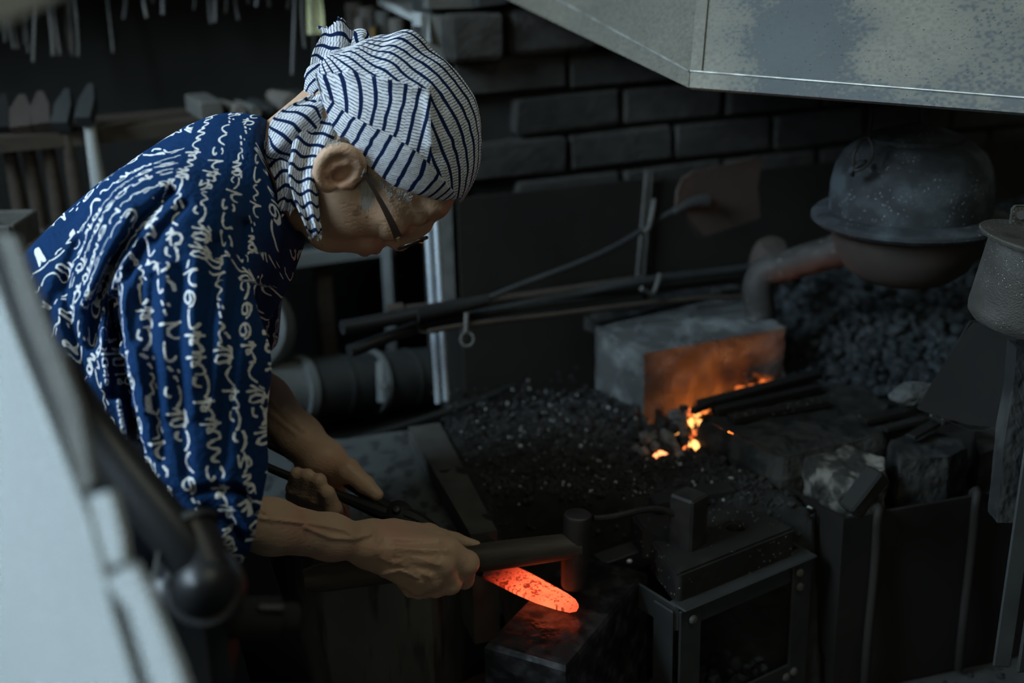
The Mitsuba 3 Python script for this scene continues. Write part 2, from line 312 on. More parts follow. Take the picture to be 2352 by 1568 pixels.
# loose half brick standing proud at the end of the top course
lb = (wallpix(1022, 85, .03) + wallpix(1152, 80, .03)) / 2
add('loose_brick', rough(cbox(.098, .11, .078, .008, .001, 5), .002, 40, 3, maxedge=.02), 'm_brick', smooth=40, M=wframe(wp((lb - W0) @ WD, .828, .0)),
    label='rounded half brick standing proud at the left end of the top course', cat_='brick')
add('loose_brick', rough(cbox(.16, .10, .078, .008, .001, 6), .002, 40, 4, maxedge=.02), 'm_brick', smooth=40, M=wframe(wp((lb - W0) @ WD + .145, .832, -.008)),
    label='sooty brick in the top course under the corner of the hood', cat_='brick')
# dark sheets leaning on the lower part of the wall
def wsheet(s0, s1, h0, h1, out, m='m_rustplate', th=.004):
    return put(cbox(s1 - s0, th, h1 - h0, .001), wframe(wp((s0 + s1) / 2, (h0 + h1) / 2, out)))
sA = (wallpix(1050, 500, .02) - W0) @ WD; sB = (wallpix(1478, 500, .02) - W0) @ WD
add('wall_sheet', wsheet(sA, sB, .12, .556, .022), 'm_rustplate', label='large dark steel sheet leaning on the wall below the bricks, left of the upright rods', cat_='metal sheet')
add('wall_sheet', wsheet(sB + .012, sB + .95, .10, .548, .021), 'm_rustplate', label='dark steel sheet on the wall behind the shovel blade', cat_='metal sheet')
for x0, x1, nm in ((1486, 1464, 'left'), (1497, 1478, 'right')):
    a, b = wallpix(x0, 392, .032), wallpix(x1, 640, .032)
    add('upright_rod', tube([a, b], .0035 if nm == 'left' else .0025), 'm_oldgrey', label=f'thin upright rod against the wall sheets, {nm} one of the pair beside the hook', cat_='rod')

# wall of the left half of the shop, behind the smith
slab('wall_left_back', (-2.3, 2.62, PIT), (0.2, 2.72, CZ), 'm_soot', label='black sooty wall behind the smith', cat_='wall')

# ------------------------------------------------------------------ hood
hc = P(1585, 203, 1.60); hl = P(1130, -18, 2.13); hr = P(2500, 274, 1.33)
topc = P(1640, -420, 1.72)
nLp, nRp = np.cross(hl - hc, topc - hc), np.cross(hr - hc, topc - hc)
topl, topr = on_plane(1400, -620, hc, nLp), on_plane(2560, -330, hc, nRp)
lipc = hc + (topc - hc) * .055
lipl, lipr = on_plane(1170, -62, hc, nLp), on_plane(2500, 240, hc, nRp)
hood = thing('extractor_hood', 'large stained sheet metal hood hanging over the forge', 'hood')
def sheet(poly, th, inward):
    inward = np.asarray(inward, float); inward /= np.linalg.norm(inward); return prism(poly, inward * th)
hin = P(1900, 0, 2.3) - hc
nL = np.cross(hl - hc, topc - hc); nL *= np.sign(nL @ hin)
nR = np.cross(hr - hc, topc - hc); nR *= np.sign(nR @ hin)
add('hood_panel', sheet([lipc, lipl, topl, topc], .002, nL), 'm_hood', hood)
add('hood_panel', sheet([lipc, lipr, topr, topc], .002, nR), 'm_hood', hood)
uL, uR = nL / np.linalg.norm(nL), nR / np.linalg.norm(nR)
add('rim', sheet([hc - uL * .003, hl - uL * .003, lipl - uL * .003, lipc - uL * .003], .006, nL), 'm_hood', hood, label='folded rim of the side panel')
add('rim', sheet([hc - uR * .003, hr - uR * .003, lipr - uR * .003, lipc - uR * .003], .006, nR), 'm_hood', hood, label='folded rim of the front panel')
add('rim_edge', tube([lipl - uL * .004, lipc - uL * .004], .0016, 8), 'm_hoodedge', hood)
add('rim_edge', tube([lipc - uR * .004, lipr - uR * .004], .0013, 8), 'm_hoodedge', hood)
cs0, cs1 = on_plane(1613, 171, hc, nRp), on_plane(1664, -418, hc, nRp)
add('corner_strip', sheet([lipc - uR * .004, cs0 - uR * .003, cs1 - uR * .003, topc - uR * .004], .004, nR), 'm_hood', hood)
add('hood_panel', sheet([topl, topc, topr, P(2560, -700, 2.6)], .003, (0, 0, -1)), 'm_soot', hood)

# ------------------------------------------------------------------ hearth: ash bed, border and apron
HA = .262
def grid_mesh(poly_fn, nx, ny):
    u, v = np.meshgrid(np.linspace(0, 1, nx), np.linspace(0, 1, ny), indexing='ij')
    p = poly_fn(u, v).reshape(-1, 3)
    i, j = np.meshgrid(np.arange(nx - 1), np.arange(ny - 1), indexing='ij')
    q = np.stack([i * ny + j, (i + 1) * ny + j, (i + 1) * ny + j + 1, i * ny + j + 1], -1).reshape(-1, 4)
    return trimesh.Trimesh(p, np.vstack([q[:, [0, 1, 2]], q[:, [0, 2, 3]]]), process=False)
aQ = [at(1010, 985, HA)[:2], at(1120, 1235, HA)[:2], np.array([.62, 1.52]), np.array([1.30, 2.50]), np.array([-.20, 2.16])]
fireX = at(1560, 1010, HA)[:2]
def ash_h(x, y):
    q = np.stack([x, y, x * 0], -1)
    h = HA + (meshkit.fbm(q * 14, 4, 3) - .5) * .035 + (meshkit.fbm(q * 70, 2, 5) - .5) * .008
    h = h + .045 * np.clip((x - .52) / .25, 0, 1.6) * np.clip((y - 1.75) / .25, 0, 1)         # the charcoal heap rises at the right
    h = h - .018 * np.exp(-((x - fireX[0]) ** 2 + (y - fireX[1]) ** 2) / .006)
    # the bed ends at the trough on the right and breaks off in front, behind the stand and the anvil
    into = (x - .417) * .871 + (y - 1.448) * .491                 # distance past the trough's left plate
    h = h - .30 * np.clip((into - .006) / .012, 0, 1) * (y < 1.86)
    h = h - .30 * np.clip((1.575 - .25 * (x - .1) - y) / .03, 0, 1) * np.clip((x + .03) / .03, 0, 1)
    return h
def ash_poly(u, v):
    l0, l1 = aQ[0], aQ[1]
    a = np.array([-.16, 1.80]); b = np.array([1.30, 2.43]); c = np.array([1.2, 1.42]); d = np.array([-.045, 1.43])
    xy = (1 - u)[..., None] * ((1 - v)[..., None] * d + v[..., None] * a) + u[..., None] * ((1 - v)[..., None] * c + v[..., None] * b)
    return np.concatenate([xy, ash_h(xy[..., 0], xy[..., 1])[..., None]], -1)
add('ash_bed', grid_mesh(ash_poly, 220, 200), 'm_ash', smooth=True, label='bed of black ash and cinders filling the hearth', cat_='ash', kind='structure')
r2 = np.random.default_rng(11)
def clear(x, y, m=.06): return (np.stack([x, y], -1) - W0[:2]) @ WN[:2] > m      # in front of the wall and its sheets
def on_bed(x, y): return clear(x, y) & (ash_h(x, y) > .2) & ~((y > 1.3) & (x + .06 + (y - 1.48) * .29 < .055))
def stones(n, sizes, spots_, seed0, m, name, lab, hfun=ash_h, sub=0, cat_='gravel'):
    x, y = spots_; n = min(n, len(x)); x, y = x[:n], y[:n]; h = hfun(x, y)
    protos = [rock(seed0 + k, sub, .3) for k in range(8)]; vs, fs, o = [], [], 0
    q = r2.normal(size=(n, 4)); q /= np.linalg.norm(q, axis=1, keepdims=True)
    from scipy.spatial.transform import Rotation
    R = Rotation.from_quat(q).as_matrix(); s = r2.uniform(*sizes, n) * np.where(r2.random(n) > .15, 1, 1.5)
    for k in range(8):
        i = np.arange(k, n, 8); pv, pf = np.asarray(protos[k].vertices), np.asarray(protos[k].faces)
        v = np.einsum('nij,vj->nvi', R[i], pv) * s[i, None, None] + np.stack([x[i], y[i], h[i] + s[i] * .35], -1)[:, None]
        vs.append(v.reshape(-1, 3)); fs.append((pf[None] + (np.arange(len(i)) * len(pv))[:, None, None]).reshape(-1, 3) + o); o += v.shape[0] * len(pv)
    return add(name, trimesh.Trimesh(np.vstack(vs), np.vstack(fs), process=False), m, label=lab, cat_=cat_, kind='stuff')
def reg_all(n):
    q = ash_poly(r2.random(3 * n + 200), r2.random(3 * n + 200)); k = on_bed(q[:, 0], q[:, 1]); return q[k, 0], q[k, 1]
def reg_fire(n, sig):
    q = fireX + r2.normal(0, sig, (4 * n + 200, 2)) * [1, .8] + [-.08, .02]; k = (q[:, 0] < .62) & on_bed(q[:, 0], q[:, 1]); return q[k, 0], q[k, 1]
ah = lambda x, y: float(ash_h(np.array(x), np.array(y)))
stones(7000, (.0012, .0040), reg_all(7000), 40, 'm_gravel', 'cinder_gravel', 'fine dark cinders scattered over the hearth bed')
stones(1800, (.0018, .0062), reg_fire(1800, .13), 50, 'm_gravel', 'cinder_gravel', 'coarser grey cinders lying around the fire')
stones(280, (.0010, .0026), reg_all(280), 60, 'm_whiteash', 'ash_flecks', 'pale flecks of ash on the hearth bed', cat_='ash')
stones(420, (.0010, .0032), reg_fire(420, .12), 70, 'm_whiteash', 'ash_flecks', 'pale flecks of ash thick around the fire', cat_='ash')
stones(900, (.0015, .006), (r2.uniform(.15, 1.3, 900), r2.uniform(1.2, 1.75, 900)), 80, 'm_gravel', 'cinder_gravel', 'cinders on the floor in front of the trough', lambda x, y: x * 0)
# border plank and concrete apron at the left of the bed
b0, b1 = at(938, 980, HA + .01), at(1072, 1212, HA + .01)
bd = (b1 - b0) / np.linalg.norm(b1 - b0); bn = np.array([-bd[1], bd[0], 0]); bn *= np.sign(bn[0])
bb = b1 + bd * .02
add('hearth_border', rough(prism([b0, bb, bb + bn * .035, b0 + bn * .05], (0, 0, -.16)), .0012, 60, 2, maxedge=.03), 'm_kerb', smooth=40, label='worn grey kerb along the left edge of the hearth bed', cat_='kerb')
HP = .243
ap = [at(560, 1010, HP), at(790, 1008, HP), at(948, 985, HP) + [.004, 0, 0], at(1060, 1205, HP), at(985, 1285, HP), at(735, 1296, HP), at(545, 1250, HP)]
add('hearth_apron', rough(prism([q for q in ap], (0, 0, -(HP - PIT))), .002, 20, 4, maxedge=.04), 'm_concrete', smooth=35, label='stained grey concrete ledge beside the hearth, behind the hands', cat_='ledge', kind='structure')
for (a, b, r_) in (((770, 1022, 2.0), (1150, 902, 2.2), .006), ((800, 1012, 2.05), (1180, 885, 2.25), .004)):
    add('iron_bar', tube(spline([P(*a), P((a[0] + b[0]) / 2, (a[1] + b[1]) / 2 + 6, (a[2] + b[2]) / 2), P(*b)], 12), r_), 'm_soot', label='thin black iron bar lying across the back of the ledge, ' + ('lower' if r_ > .005 else 'upper') + ' one of the two', cat_='bar')

# ------------------------------------------------------------------ fire block with its pipe, slab behind it
def blk(tp, hgt):
    """block from four top corners"""
    return prism(tp, (0, 0, -hgt))
BT = .367
k0, k1 = at(1480, 812, BT), at(1804, 752, BT)
k2, k3 = at(1690, 676, BT), at(1368, 752, BT)
fb = rough(prism([k0, k1, k2, k3], (0, 0, -.125)), .0014, 45, 6, maxedge=.012)
add('fire_block', fb, 'm_fireblock', smooth=30, label='ash-dusted grey block beside the fire, lit orange on its front', cat_='block')
s0, s1, s2, s3 = P(1340, 728, 2.16), P(1376, 742, 2.13), P(1700, 660, 2.30), P(1664, 640, 2.33)
add('stone_slab', rough(prism([s0, s1, s2, s3], (0, 0, -.022)), .003, 30, 8, maxedge=.02), 'm_stone', smooth=35, label='dark flat slab behind the ash-dusted block', cat_='slab')
pe = [P(1745, 737, 2.135), P(1743, 690, 2.13), P(1742, 655, 2.125), P(1757, 628, 2.12), P(1785, 617, 2.11), P(1850, 597, 2.08), P(1960, 566, 2.02), P(2150, 515, 2.06)]
bp = thing('blast_pipe', 'rusty iron pipe with an elbow standing on the fire block', 'pipe')
path = spline(pe, 60)
add('elbow', tube(path[:34], .0262, 20), 'm_dustiron2', bp)
add('tube', tube(path[33:], .0228, 20), 'm_dustiron2', bp)
add('collar', tube(path[31:36], .0284, 20), 'm_dustiron2', bp)
add('pipe_cap', lathe([(0, .03), (.022, .027), (.031, .015), (.034, 0), (.034, -.03), (0, -.03)], 24), 'm_castrust_glow', smooth=40, M=frame(P(1770, 588, 2.2), (1, .2, 0), (-.3, -.5, .8)), label='round dark cap behind the pipe elbow', cat_='cap')

# ------------------------------------------------------------------ burning coals
def hot(c1, c2, k, f=90.):
    def fn(p, n, uv):
        g = FB(p.x * f, p.y * f, p.z * f, 3)
        crust = SS(.50, .60, g)
        return MIX(c1, c2, SS(.25, .5, g)) * (k * (1 - .96 * crust)) + mi.Color3f(.03, .004, .001)
    return {'type': 'area', 'radiance': mikit.proc(fn)}
def hotc(c, k): return {'type': 'area', 'radiance': {'type': 'rgb', 'value': [c[0] * k, c[1] * k, c[2] * k]}}
YEL, ORA, RED = (1.0, .42, .11), (1.0, .20, .035), (.85, .075, .012)
fb_front = (k1 - k0) / np.linalg.norm(k1 - k0)
coal_proto = [rock(200 + k, 1, .16) for k in range(6)]
def coal(px_, py_, z, s, m, lab, light=None, seed=0, grp=None):
    R = trimesh.transformations.random_rotation_matrix(np.random.default_rng(seed).random(3)); R[:3, :3] *= s; R[:3, 3] = P(px_, py_, z)
    mm = put(coal_proto[seed % 6], R)
    return add('burning_coal' if light else 'coal', mm, m, smooth=False, label=lab, cat_='coal', group=grp, light=light)
hots = [  # px, py, depth, size, colour, strength
 (1520, 1056, 1.845, .0118, (1.0, .30, .10), 3.2), (1598, 1024, 1.875, .0105, YEL, 3.4), (1592, 968, 1.93, .0115, YEL, 3.4), (1606, 978, 1.94, .010, YEL, 3.0), (1580, 1002, 1.90, .0075, ORA, 2.0),
 (1553, 991, 1.905, .0060, YEL, 2.2), (1580, 950, 1.93, .009, ORA, 1.5), (1577, 1030, 1.87, .0048, ORA, 1.9), (1543, 1016, 1.88, .0028, ORA, 1.6), (1605, 1000, 1.91, .009, ORA, 1.5),
 (1585, 1008, 1.90, .008, RED, 1.0), (1620, 935, 1.97, .0085, ORA, 1.2), (1646, 924, 1.985, .0085, ORA, 1.2), (1600, 945, 1.955, .0085, YEL, 1.6), (1672, 912, 2.0, .0085, RED, .9),
 (1702, 900, 2.02, .0100, ORA, .9), (1728, 892, 2.035, .0090, ORA, 1.1), (1752, 884, 2.045, .0095, ORA, 1.2), (1765, 880, 2.05, .006, ORA, .9), (1628, 1000, 1.93, .010, YEL, 2.6), (1640, 975, 1.96, .011, YEL, 2.4), (1665, 955, 1.985, .011, ORA, 2.0), (1600, 1046, 1.87, .009, RED, .7), (1822, 872, 2.1, .005, RED, .5), (1700, 935, 2.01, .011, ORA, 2.0), (1560, 975, 1.92, .006, RED, .6)]
hots += [(x, y, z, s, (1.0, .26, .045), 26.) for x, y, z, s in ((1650, 968, 1.955, .013), (1680, 950, 1.975, .014), (1712, 940, 1.99, .014), (1742, 928, 2.005, .013), (1625, 985, 1.935, .013), (1665, 985, 1.94, .013))]      # heart of the fire, mostly out of view, made strong to light the block
for i, (x, y, z, s, c, k) in enumerate(hots):
    coal(x, y, z, s * 1.12, 'm_cinder', 'round glowing coal by itself in front of the fire' if i == 0 else 'glowing orange coal in the fire between the two blocks', hot(c, tuple(.8 * x_ for x_ in c), k), 300 + i, None if i == 0 else 'glowing coals of the fire')
greys = [(1520, 975, 1.90, .0115), (1556, 957, 1.915, .016), (1561, 975, 1.912, .0135), (1491, 990, 1.89, .011), (1500, 1000, 1.885, .012), (1484, 1007, 1.88, .012), (1462, 1003, 1.885, .010), (1571, 996, 1.888, .012),
 (1538, 1010, 1.88, .012), (1575, 1015, 1.88, .009), (1550, 1030, 1.87, .012), (1565, 1050, 1.855, .012), (1530, 1032, 1.865, .010), (1505, 1025, 1.87, .010), (1575, 1070, 1.845, .011), (1555, 1082, 1.84, .011), (1500, 1080, 1.84, .009),
 (1478, 1040, 1.86, .009), (1545, 985, 1.90, .010), (1700, 890, 2.03, .014), (1671, 905, 2.01, .010), (1735, 880, 2.05, .013), (1610, 930, 1.975, .010), (1590, 1060, 1.85, .010), (1540, 1060, 1.85, .008), (1460, 1030, 1.865, .008), (1525, 1000, 1.89, .010), (1572, 940, 1.93, .009), (1600, 985, 1.925, .008)]
for i, (x, y, z, s) in enumerate(greys):
    coal(x, y, z, s, 'm_cinder' if i % 3 else 'm_gravel', 'grey burnt-out coal at the edge of the fire', None, 400 + i, 'grey coals at the edge of the fire')

# flames licking up the front of the block (thin, optically clear gas that only glows)
scene['m_flame'] = {'type': 'null'}
fl = thing('fire_flames', 'low orange flames rising against the block above the coals', 'flame', kind='stuff')
FZ = float(P(1600, 950, 1.96)[2]) - .01
def flame_glow(k):
    def fn(p, n, uv):                                             # the gas thins out and cools towards the tips
        t = dr.clip((p.z - FZ) / .12, 0, 1)
        return mi.Color3f(.30, .058 , .007) * (k * dr.square(1 - t) * (.6 + .8 * N(p.x * 90, p.y * 90, p.z * 25)))
    return {'type': 'area', 'radiance': mikit.proc(fn), 'sampling_weight': .05}
GLOW = [flame_glow(k) for k in (.030, .060, .12)]
def flame(a, hgt, w, k, seed, shells=7):
    r = np.random.default_rng(seed); n = 12
    t = np.linspace(0, 1, n)
    bend = r.normal(0, .008, 2)
    p = np.asarray(a) + np.stack([bend[0] * t ** 2 + .004 * np.sin(t * 7 + seed), bend[1] * t ** 2 + .01 * t, hgt * t], 1)
    rad = w * np.sqrt(np.clip(np.sin(np.pi * np.clip(.15 + .85 * t, 0, 1)), 0, 1)) + .0003
    for j in range(shells):                                      # nested shells: the gas is thickest along the middle of the tongue
        add('tongue', tube(p, rad * (1.25 - 1.15 * (j / shells) ** .8) + .0002, 9), 'm_flame', fl, smooth=False, light=GLOW[k])
tongues = [(1562, 955, 1.965, .105, .010, 1), (1572, 950, 1.968, .12, .013, 1), (1586, 946, 1.97, .085, .009, 2), (1592, 944, 1.972, .11, .013, 0), (1643, 926, 1.998, .080, .009, 2), (1652, 924, 2.0, .10, .012, 1), (1668, 920, 2.004, .085, .012, 0), (1622, 938, 1.985, .060, .009, 1), (1692, 910, 2.018, .08, .012, 0), (1748, 893, 2.045, .022, .008, 2), (1762, 885, 2.05, .018, .007, 2), (1540, 955, 1.96, .10, .016, 0), (1610, 945, 1.98, .115, .022, 0), (1710, 905, 2.02, .09, .018, 0)]
for i, (x, y, z, hgt, w, k) in enumerate(tongues):
    flame(P(x, y, z), hgt, w, k, 900 + i)

# ------------------------------------------------------------------ charcoal heap at the right
cp = [mikit.ply(rock(500 + k, 1, .2), 'm_coal') for k in range(8)]
r3 = np.random.default_rng(21); placed = 0
heap_c = []
def heap_h(x, y):
    return ash_h(np.asarray(x, float), np.asarray(y, float)) + .01 + .10 * np.clip((y - 1.85) / .5, 0, 1) * np.clip((x - .45) / .15, 0, 1)
for k in range(4000):
    px_, py_ = r3.uniform(1800, 2235), r3.uniform(625, 905)
    if any((px_ - a) ** 2 + (py_ - b) ** 2 < 19 ** 2 for a, b in heap_c): continue
    zs_ = np.linspace(1.75, 2.75, 60)                             # follow the view ray down to the heap
    qs_ = np.array([P(px_, py_, zz) for zz in zs_])
    below = np.nonzero(qs_[:, 2] < heap_h(qs_[:, 0], qs_[:, 1]))[0]
    if not len(below): continue
    z = zs_[below[0]]
    q = P(px_, py_, z)
    if any((px_ - a) ** 2 + (py_ - b) ** 2 < 19 ** 2 for a, b in heap_c): continue
    heap_c.append((px_, py_))
    s = r3.uniform(.0085, .0155)
    R = trimesh.transformations.random_rotation_matrix(r3.random(3)); R[:3, :3] *= s * np.array([1, .8, r3.uniform(.7, 1.5)]); R[:3, 3] = q + [0, 0, r3.uniform(-.002, .006)]
    add('charcoal', cp[k % 8], None, M=R, label='small lump of black charcoal in the heap below the hanging pot', cat_='charcoal', group='charcoal heap below the pot')
    placed += 1
    if placed >= 290: break
vs, fs, o = [], [], 0
for k in range(1500):
    x, y = r3.uniform(.40, 1.3), r3.uniform(1.8, 2.6)
    if not clear(np.array(x), np.array(y)): continue
    s = r3.uniform(.009, .015); m = rock(520 + k % 8, 0, .2); R = trimesh.transformations.random_rotation_matrix(r3.random(3))[:3, :3]
    vs.append(m.vertices @ R.T * s + [x, y, heap_h(x, y) - .006]); fs.append(m.faces + o); o += len(m.vertices)
add('charcoal_bed', trimesh.Trimesh(np.vstack(vs), np.vstack(fs), process=False), 'm_coal', label='bottom layer of charcoal under the loose lumps of the heap', cat_='charcoal', kind='stuff')
add('heap_bed', grid_mesh(lambda u, v: np.stack([.38 + u * .9, 1.78 + v * (.27 + .36 * u), heap_h(.38 + u * .9, 1.78 + v * (.27 + .36 * u)) - .012], -1), 40, 40), 'm_soot', smooth=True, label='black dust under the charcoal heap', cat_='dust', kind='structure')

# ------------------------------------------------------------------ hanging pot
KP = thing('hanging_pot', 'round iron pot with wide rim and domed lid hanging over the charcoal', 'pot')
kc = P(2088, 497, 1.80)
tilt = frame(kc, (1, 0, 0), (.03, -.02, 1))
add('bowl', lathe([(0, -.098), (.035, -.096), (.066, -.088), (.088, -.070), (.101, -.045), (.108, -.02), (.110, -.004), (.105, -.004), (.1, -.03), (0, -.08)], 72), 'm_castrust_glow', KP, smooth=40, M=tilt)  # reddish glow of the fire put into the bowl colour
add('rim', lathe([(.100, -.006), (.130, -.008), (.1365, -.002), (.1365, .003), (.132, .008), (.112, .011), (.100, .011)], 80), 'm_cast', KP, smooth=40, M=tilt)
add('lid', lathe([(.1115, .006), (.1125, .025), (.1115, .050), (.107, .072), (.097, .092), (.080, .106), (.066, .111), (.0645, .106), (.066, .112), (.0655, .116), (.050, .121), (.030, .127), (.012, .132), (0, .133)], 72), 'm_cast', KP, smooth=30, M=tilt)
ear = P(1957, 398, 1.69)
add('lug', tube(spline([P(1957, 400, 1.70), P(1962, 385, 1.688), P(1975, 378, 1.69), P(1985, 372, 1.70)], 12), .0042), 'm_cast', KP)
HW = thing('wire_hanger', 'looped iron wire from the hood down to the lug of the hanging pot', 'wire')
add('loop', tube(spline([P(1962, 392, 1.687), P(1960, 365, 1.684), P(1970, 335, 1.684), P(1992, 316, 1.688), P(2004, 335, 1.686), P(2001, 365, 1.683), P(1985, 384, 1.682), P(1964, 392, 1.686)], 40), .0022), 'm_iron', HW)
add('strand', tube(spline([P(1990, 318, 1.688), P(1994, 270, 1.70), P(1998, 150, 1.72)], 14), .0018), 'm_iron', HW)
add('strand', tube(spline([P(1996, 318, 1.689), P(2006, 270, 1.70), P(2012, 150, 1.72)], 14), .0018), 'm_iron', HW)
add('pot_hanger', tube([P(2115, 296, 1.83), P(2118, 120, 1.86)], .004), 'm_iron', label='thin iron rod holding the pot lid from above', cat_='rod')

# bucket hanging in at the right edge, and the sheets below it
bkt = thing('iron_bucket', 'dusty iron vessel with a flanged top at the right edge', 'bucket')
ba = P(2415, 555, 1.42); bdn = P(2356, 742, 1.455) - ba
Mb = frame(ba, (1, 0, 0)); zax = -bdn / np.linalg.norm(bdn); xax = np.array([1, 0, 0]) - zax * zax[0]; xax /= np.linalg.norm(xax)
Mb = np.eye(4); Mb[:3, 0], Mb[:3, 1], Mb[:3, 2], Mb[:3, 3] = xax, np.cross(zax, xax), zax, ba
L = np.linalg.norm(bdn)
add('body', lathe([(.066, -.004), (.067, -L * .5), (.068, -L + .012), (.0665, -L + .004), (.060, -L - .003), (.03, -L - .006), (0, -L - .007)], 64), 'm_bucket', bkt, smooth=35, M=Mb)
add('flange', lathe([(.0, .0), (.060, .001), (.078, .002), (.0795, 0), (.078, -.003), (.066, -.004), (0, -.004)], 64), 'm_bucket', bkt, smooth=35, M=Mb)
lp = [P(2322, 515, 1.39), P(2326, 482, 1.392), P(2334, 473, 1.392), P(2362, 472, 1.395), P(2368, 482, 1.395), P(2364, 520, 1.395)]
add('lug', prism(lp, (0, .006, 0)), 'm_bucket', bkt)
add('lug_hole_disc', tube([P(2346, 494, 1.389), P(2346, 494, 1.386)], .005, 14), 'm_blackpaint', bkt)  # black disc set on the lug for the dark of its hole
add('dark_plate', sheet([P(2230, 738, 1.62), P(2108, 938, 1.66), P(2230, 990, 1.60), P(2380, 990, 1.62), P(2400, 738, 1.60)], .004, (0, 1, 0)), 'm_soot', label='dark metal plate leaning below the bucket, standing on the stones', cat_='plate')
gp = [(2336, 798), (2331, 850), (2327, 900), (2318, 950), (2308, 1010), (2296, 1135), (2290, 1200), (2460, 1200), (2460, 798)]
add('grey_slab', rough(prism([P(x, y, 1.50) for x, y in gp], (0, .03, 0)), .0012, 60, 5, maxedge=.02), 'm_stone', smooth=35, label='ragged grey slab standing at the right edge below the bucket', cat_='slab')

# ------------------------------------------------------------------ trough with stones
TR = .27
t0, tl, tr = at(1938, 1192, TR), at(1600, 1008, TR), at(2420, 1108, TR)
trough = thing('steel_trough', 'dark steel trough holding rough stones beside the fire', 'trough')
tlx, trx = t0 + (tl - t0) * 1.25, t0 + (tr - t0) * 1.1
tin = (tlx - t0) + (trx - t0)
def wallplate(a, b, hgt, th=.006):
    d = b - a; nn = np.array([-d[1], d[0], 0]); nn *= np.sign(nn @ tin); nn /= np.linalg.norm(nn)
    return prism([a, b, b - [0, 0, hgt], a - [0, 0, hgt]], nn * th)
add('trough_plate', wallplate(tlx, t0, TR - .004), 'm_trough', trough)
add('trough_plate', wallplate(t0, trx, TR - .004), 'm_trough', trough)
def rod(x0, y0, x1, y1):
    a = at(x0, y0 + 4, TR + .003); out = np.array([-.3, -1, 0]) * .007
    b = np.array([a[0], a[1], .01])
    pts = [a + [0, .012, -.006], a + [0, .006, .003], a + [0, -.001, .006], a + out * .9 + [0, 0, .001], a + out + [0, 0, -.02], a + out - [0, 0, .12], b + out]
    return tube(spline(pts, 40), .0062, 12)
add('clamp_rod', rod(2018, 1172, 1990, 1530), 'm_rustplate', trough)
add('clamp_rod', rod(2243, 1133, 2200, 1510), 'm_rustplate', trough)
fill = prism([tlx + [.01, .0, -.06], t0 + [0, .02, -.05], trx + [0, .02, -.05], trx + [0, .5, -.05], tlx + [.25, .25, -.06]], (0, 0, -.15))
add('rubble', rough(fill, .006, 30, 3, maxedge=.03), 'm_soot', trough)
ST = .308
def chunk(top, hgt, seed, amp=.005, mt='m_stone', lab='', me=.011, freq=26):
    top = np.asarray(top); c = top.mean(0)
    low = c + (top - c) * 1.02 - [0, 0, hgt]
    mid = c + (top - c) * 1.05 - [0, 0, hgt * .35]
    m = fixhull(np.vstack([c + (top - c) * .97, mid, low]))
    return add('stone_block', rough(m, amp, freq, seed, maxedge=me), mt, smooth=50, label=lab, cat_='stone')
slabT = [(1608, 962), (1700, 905), (1835, 868), (1985, 885), (2045, 925), (2030, 1000), (1905, 1030), (1800, 1052), (1765, 1045)]
chunk([at(x, y, ST) for x, y in slabT], .085, 1, .0095, lab='big flat dark stone in the trough with iron bars lying on it')
chunk([at(x, y, ST - .004) for x, y in [(1838, 1040), (1935, 1022), (2032, 1052), (2035, 1078), (1975, 1102), (1880, 1080)]], .062, 2, .006, 'm_stonebreak', 'pale broken stone at the front corner of the trough', .008, 45)
chunk([at(x, y, ST - .002) for x, y in [(2040, 1008), (2110, 985), (2205, 1000), (2222, 1030), (2180, 1050), (2070, 1056)]], .10, 3, .005, 'm_stone', 'rough grey stone block at the right of the trough front', .009, 40)
chunk([at(x, y, ST - .025) for x, y in [(1622, 985), (1640, 978), (1800, 1062), (1800, 1085), (1760, 1078)]], .05, 4, .004, 'm_stonebreak', 'narrow pale chipped stone edge along the left rim of the trough', .009, 45)
chunk([at(x, y, ST - .03) for x, y in [(2235, 990), (2300, 975), (2310, 1020), (2250, 1045)]], .10, 5, .004, 'm_stone', 'dark stone at the right end of the trough', .012)
ch = P(1985, 1128, 1.56)
add('charcoal_stick', put(rough(cbox(.062, .026, .026, .003), .0015, 60, 3, maxedge=.012), frame(P(1985, 1130, 1.575), (.55, .25, .62), (-.4, -.3, .8))), 'm_soot', smooth=25, label='square black charcoal stick at the front corner of the trough', cat_='charcoal')
add('ash_lump', put(rough(trimesh.creation.icosphere(2), .25, 2.5, 3, sub=1), frame(P(2098, 905, 1.80), (.9, .3, .0)) @ np.diag([.036, .022, .018, 1])), 'm_fireblock', smooth=30, label='grey lump with white specks behind the stone slab', cat_='lump')
def bar(pts, w, t, lab, m='m_soot', cat_='bar'):
    pts = [np.asarray(q) for q in pts]
    return add('flat_iron', cat([beam(a, b, w, t, (0, 0, 1), .001) for a, b in zip(pts[:-1], pts[1:])]), m, label=lab, cat_=cat_)
hS = ST + .008
bar([at(1592, 944, hS + .012), at(1640, 922, hS + .008)], .010, .009, 'short pointed iron end sticking out over the coals')
bar([at(1610, 930, hS + .002), at(1880, 858, hS + .002)], .022, .011, 'long black iron bar along the back edge of the stone slab')
bar([at(1640, 945, hS), at(1880, 890, hS)], .016, .010, 'black iron bar lying in the middle of the stone slab')
bar([at(1678, 962, hS), at(1895, 922, hS)], .020, .010, 'front one of the iron bars on the stone slab', 'm_dustiron')
bar([at(1980, 965, hS + .004), at(2120, 935, hS + .006)], .020, .008, 'dark flat iron scrap leaning on the stones at the right', 'm_dustiron')
bar([at(2030, 985, hS + .004), at(2145, 955, hS + .006)], .014, .007, 'thin iron scrap in front of the other scrap on the stones')
bar([at(2090, 1004, hS + .004), at(2160, 965, hS + .010), at(2240, 960, hS + .008)], .016, .006, 'bent iron scrap with a bright tip on the right stone', 'm_dustiron')
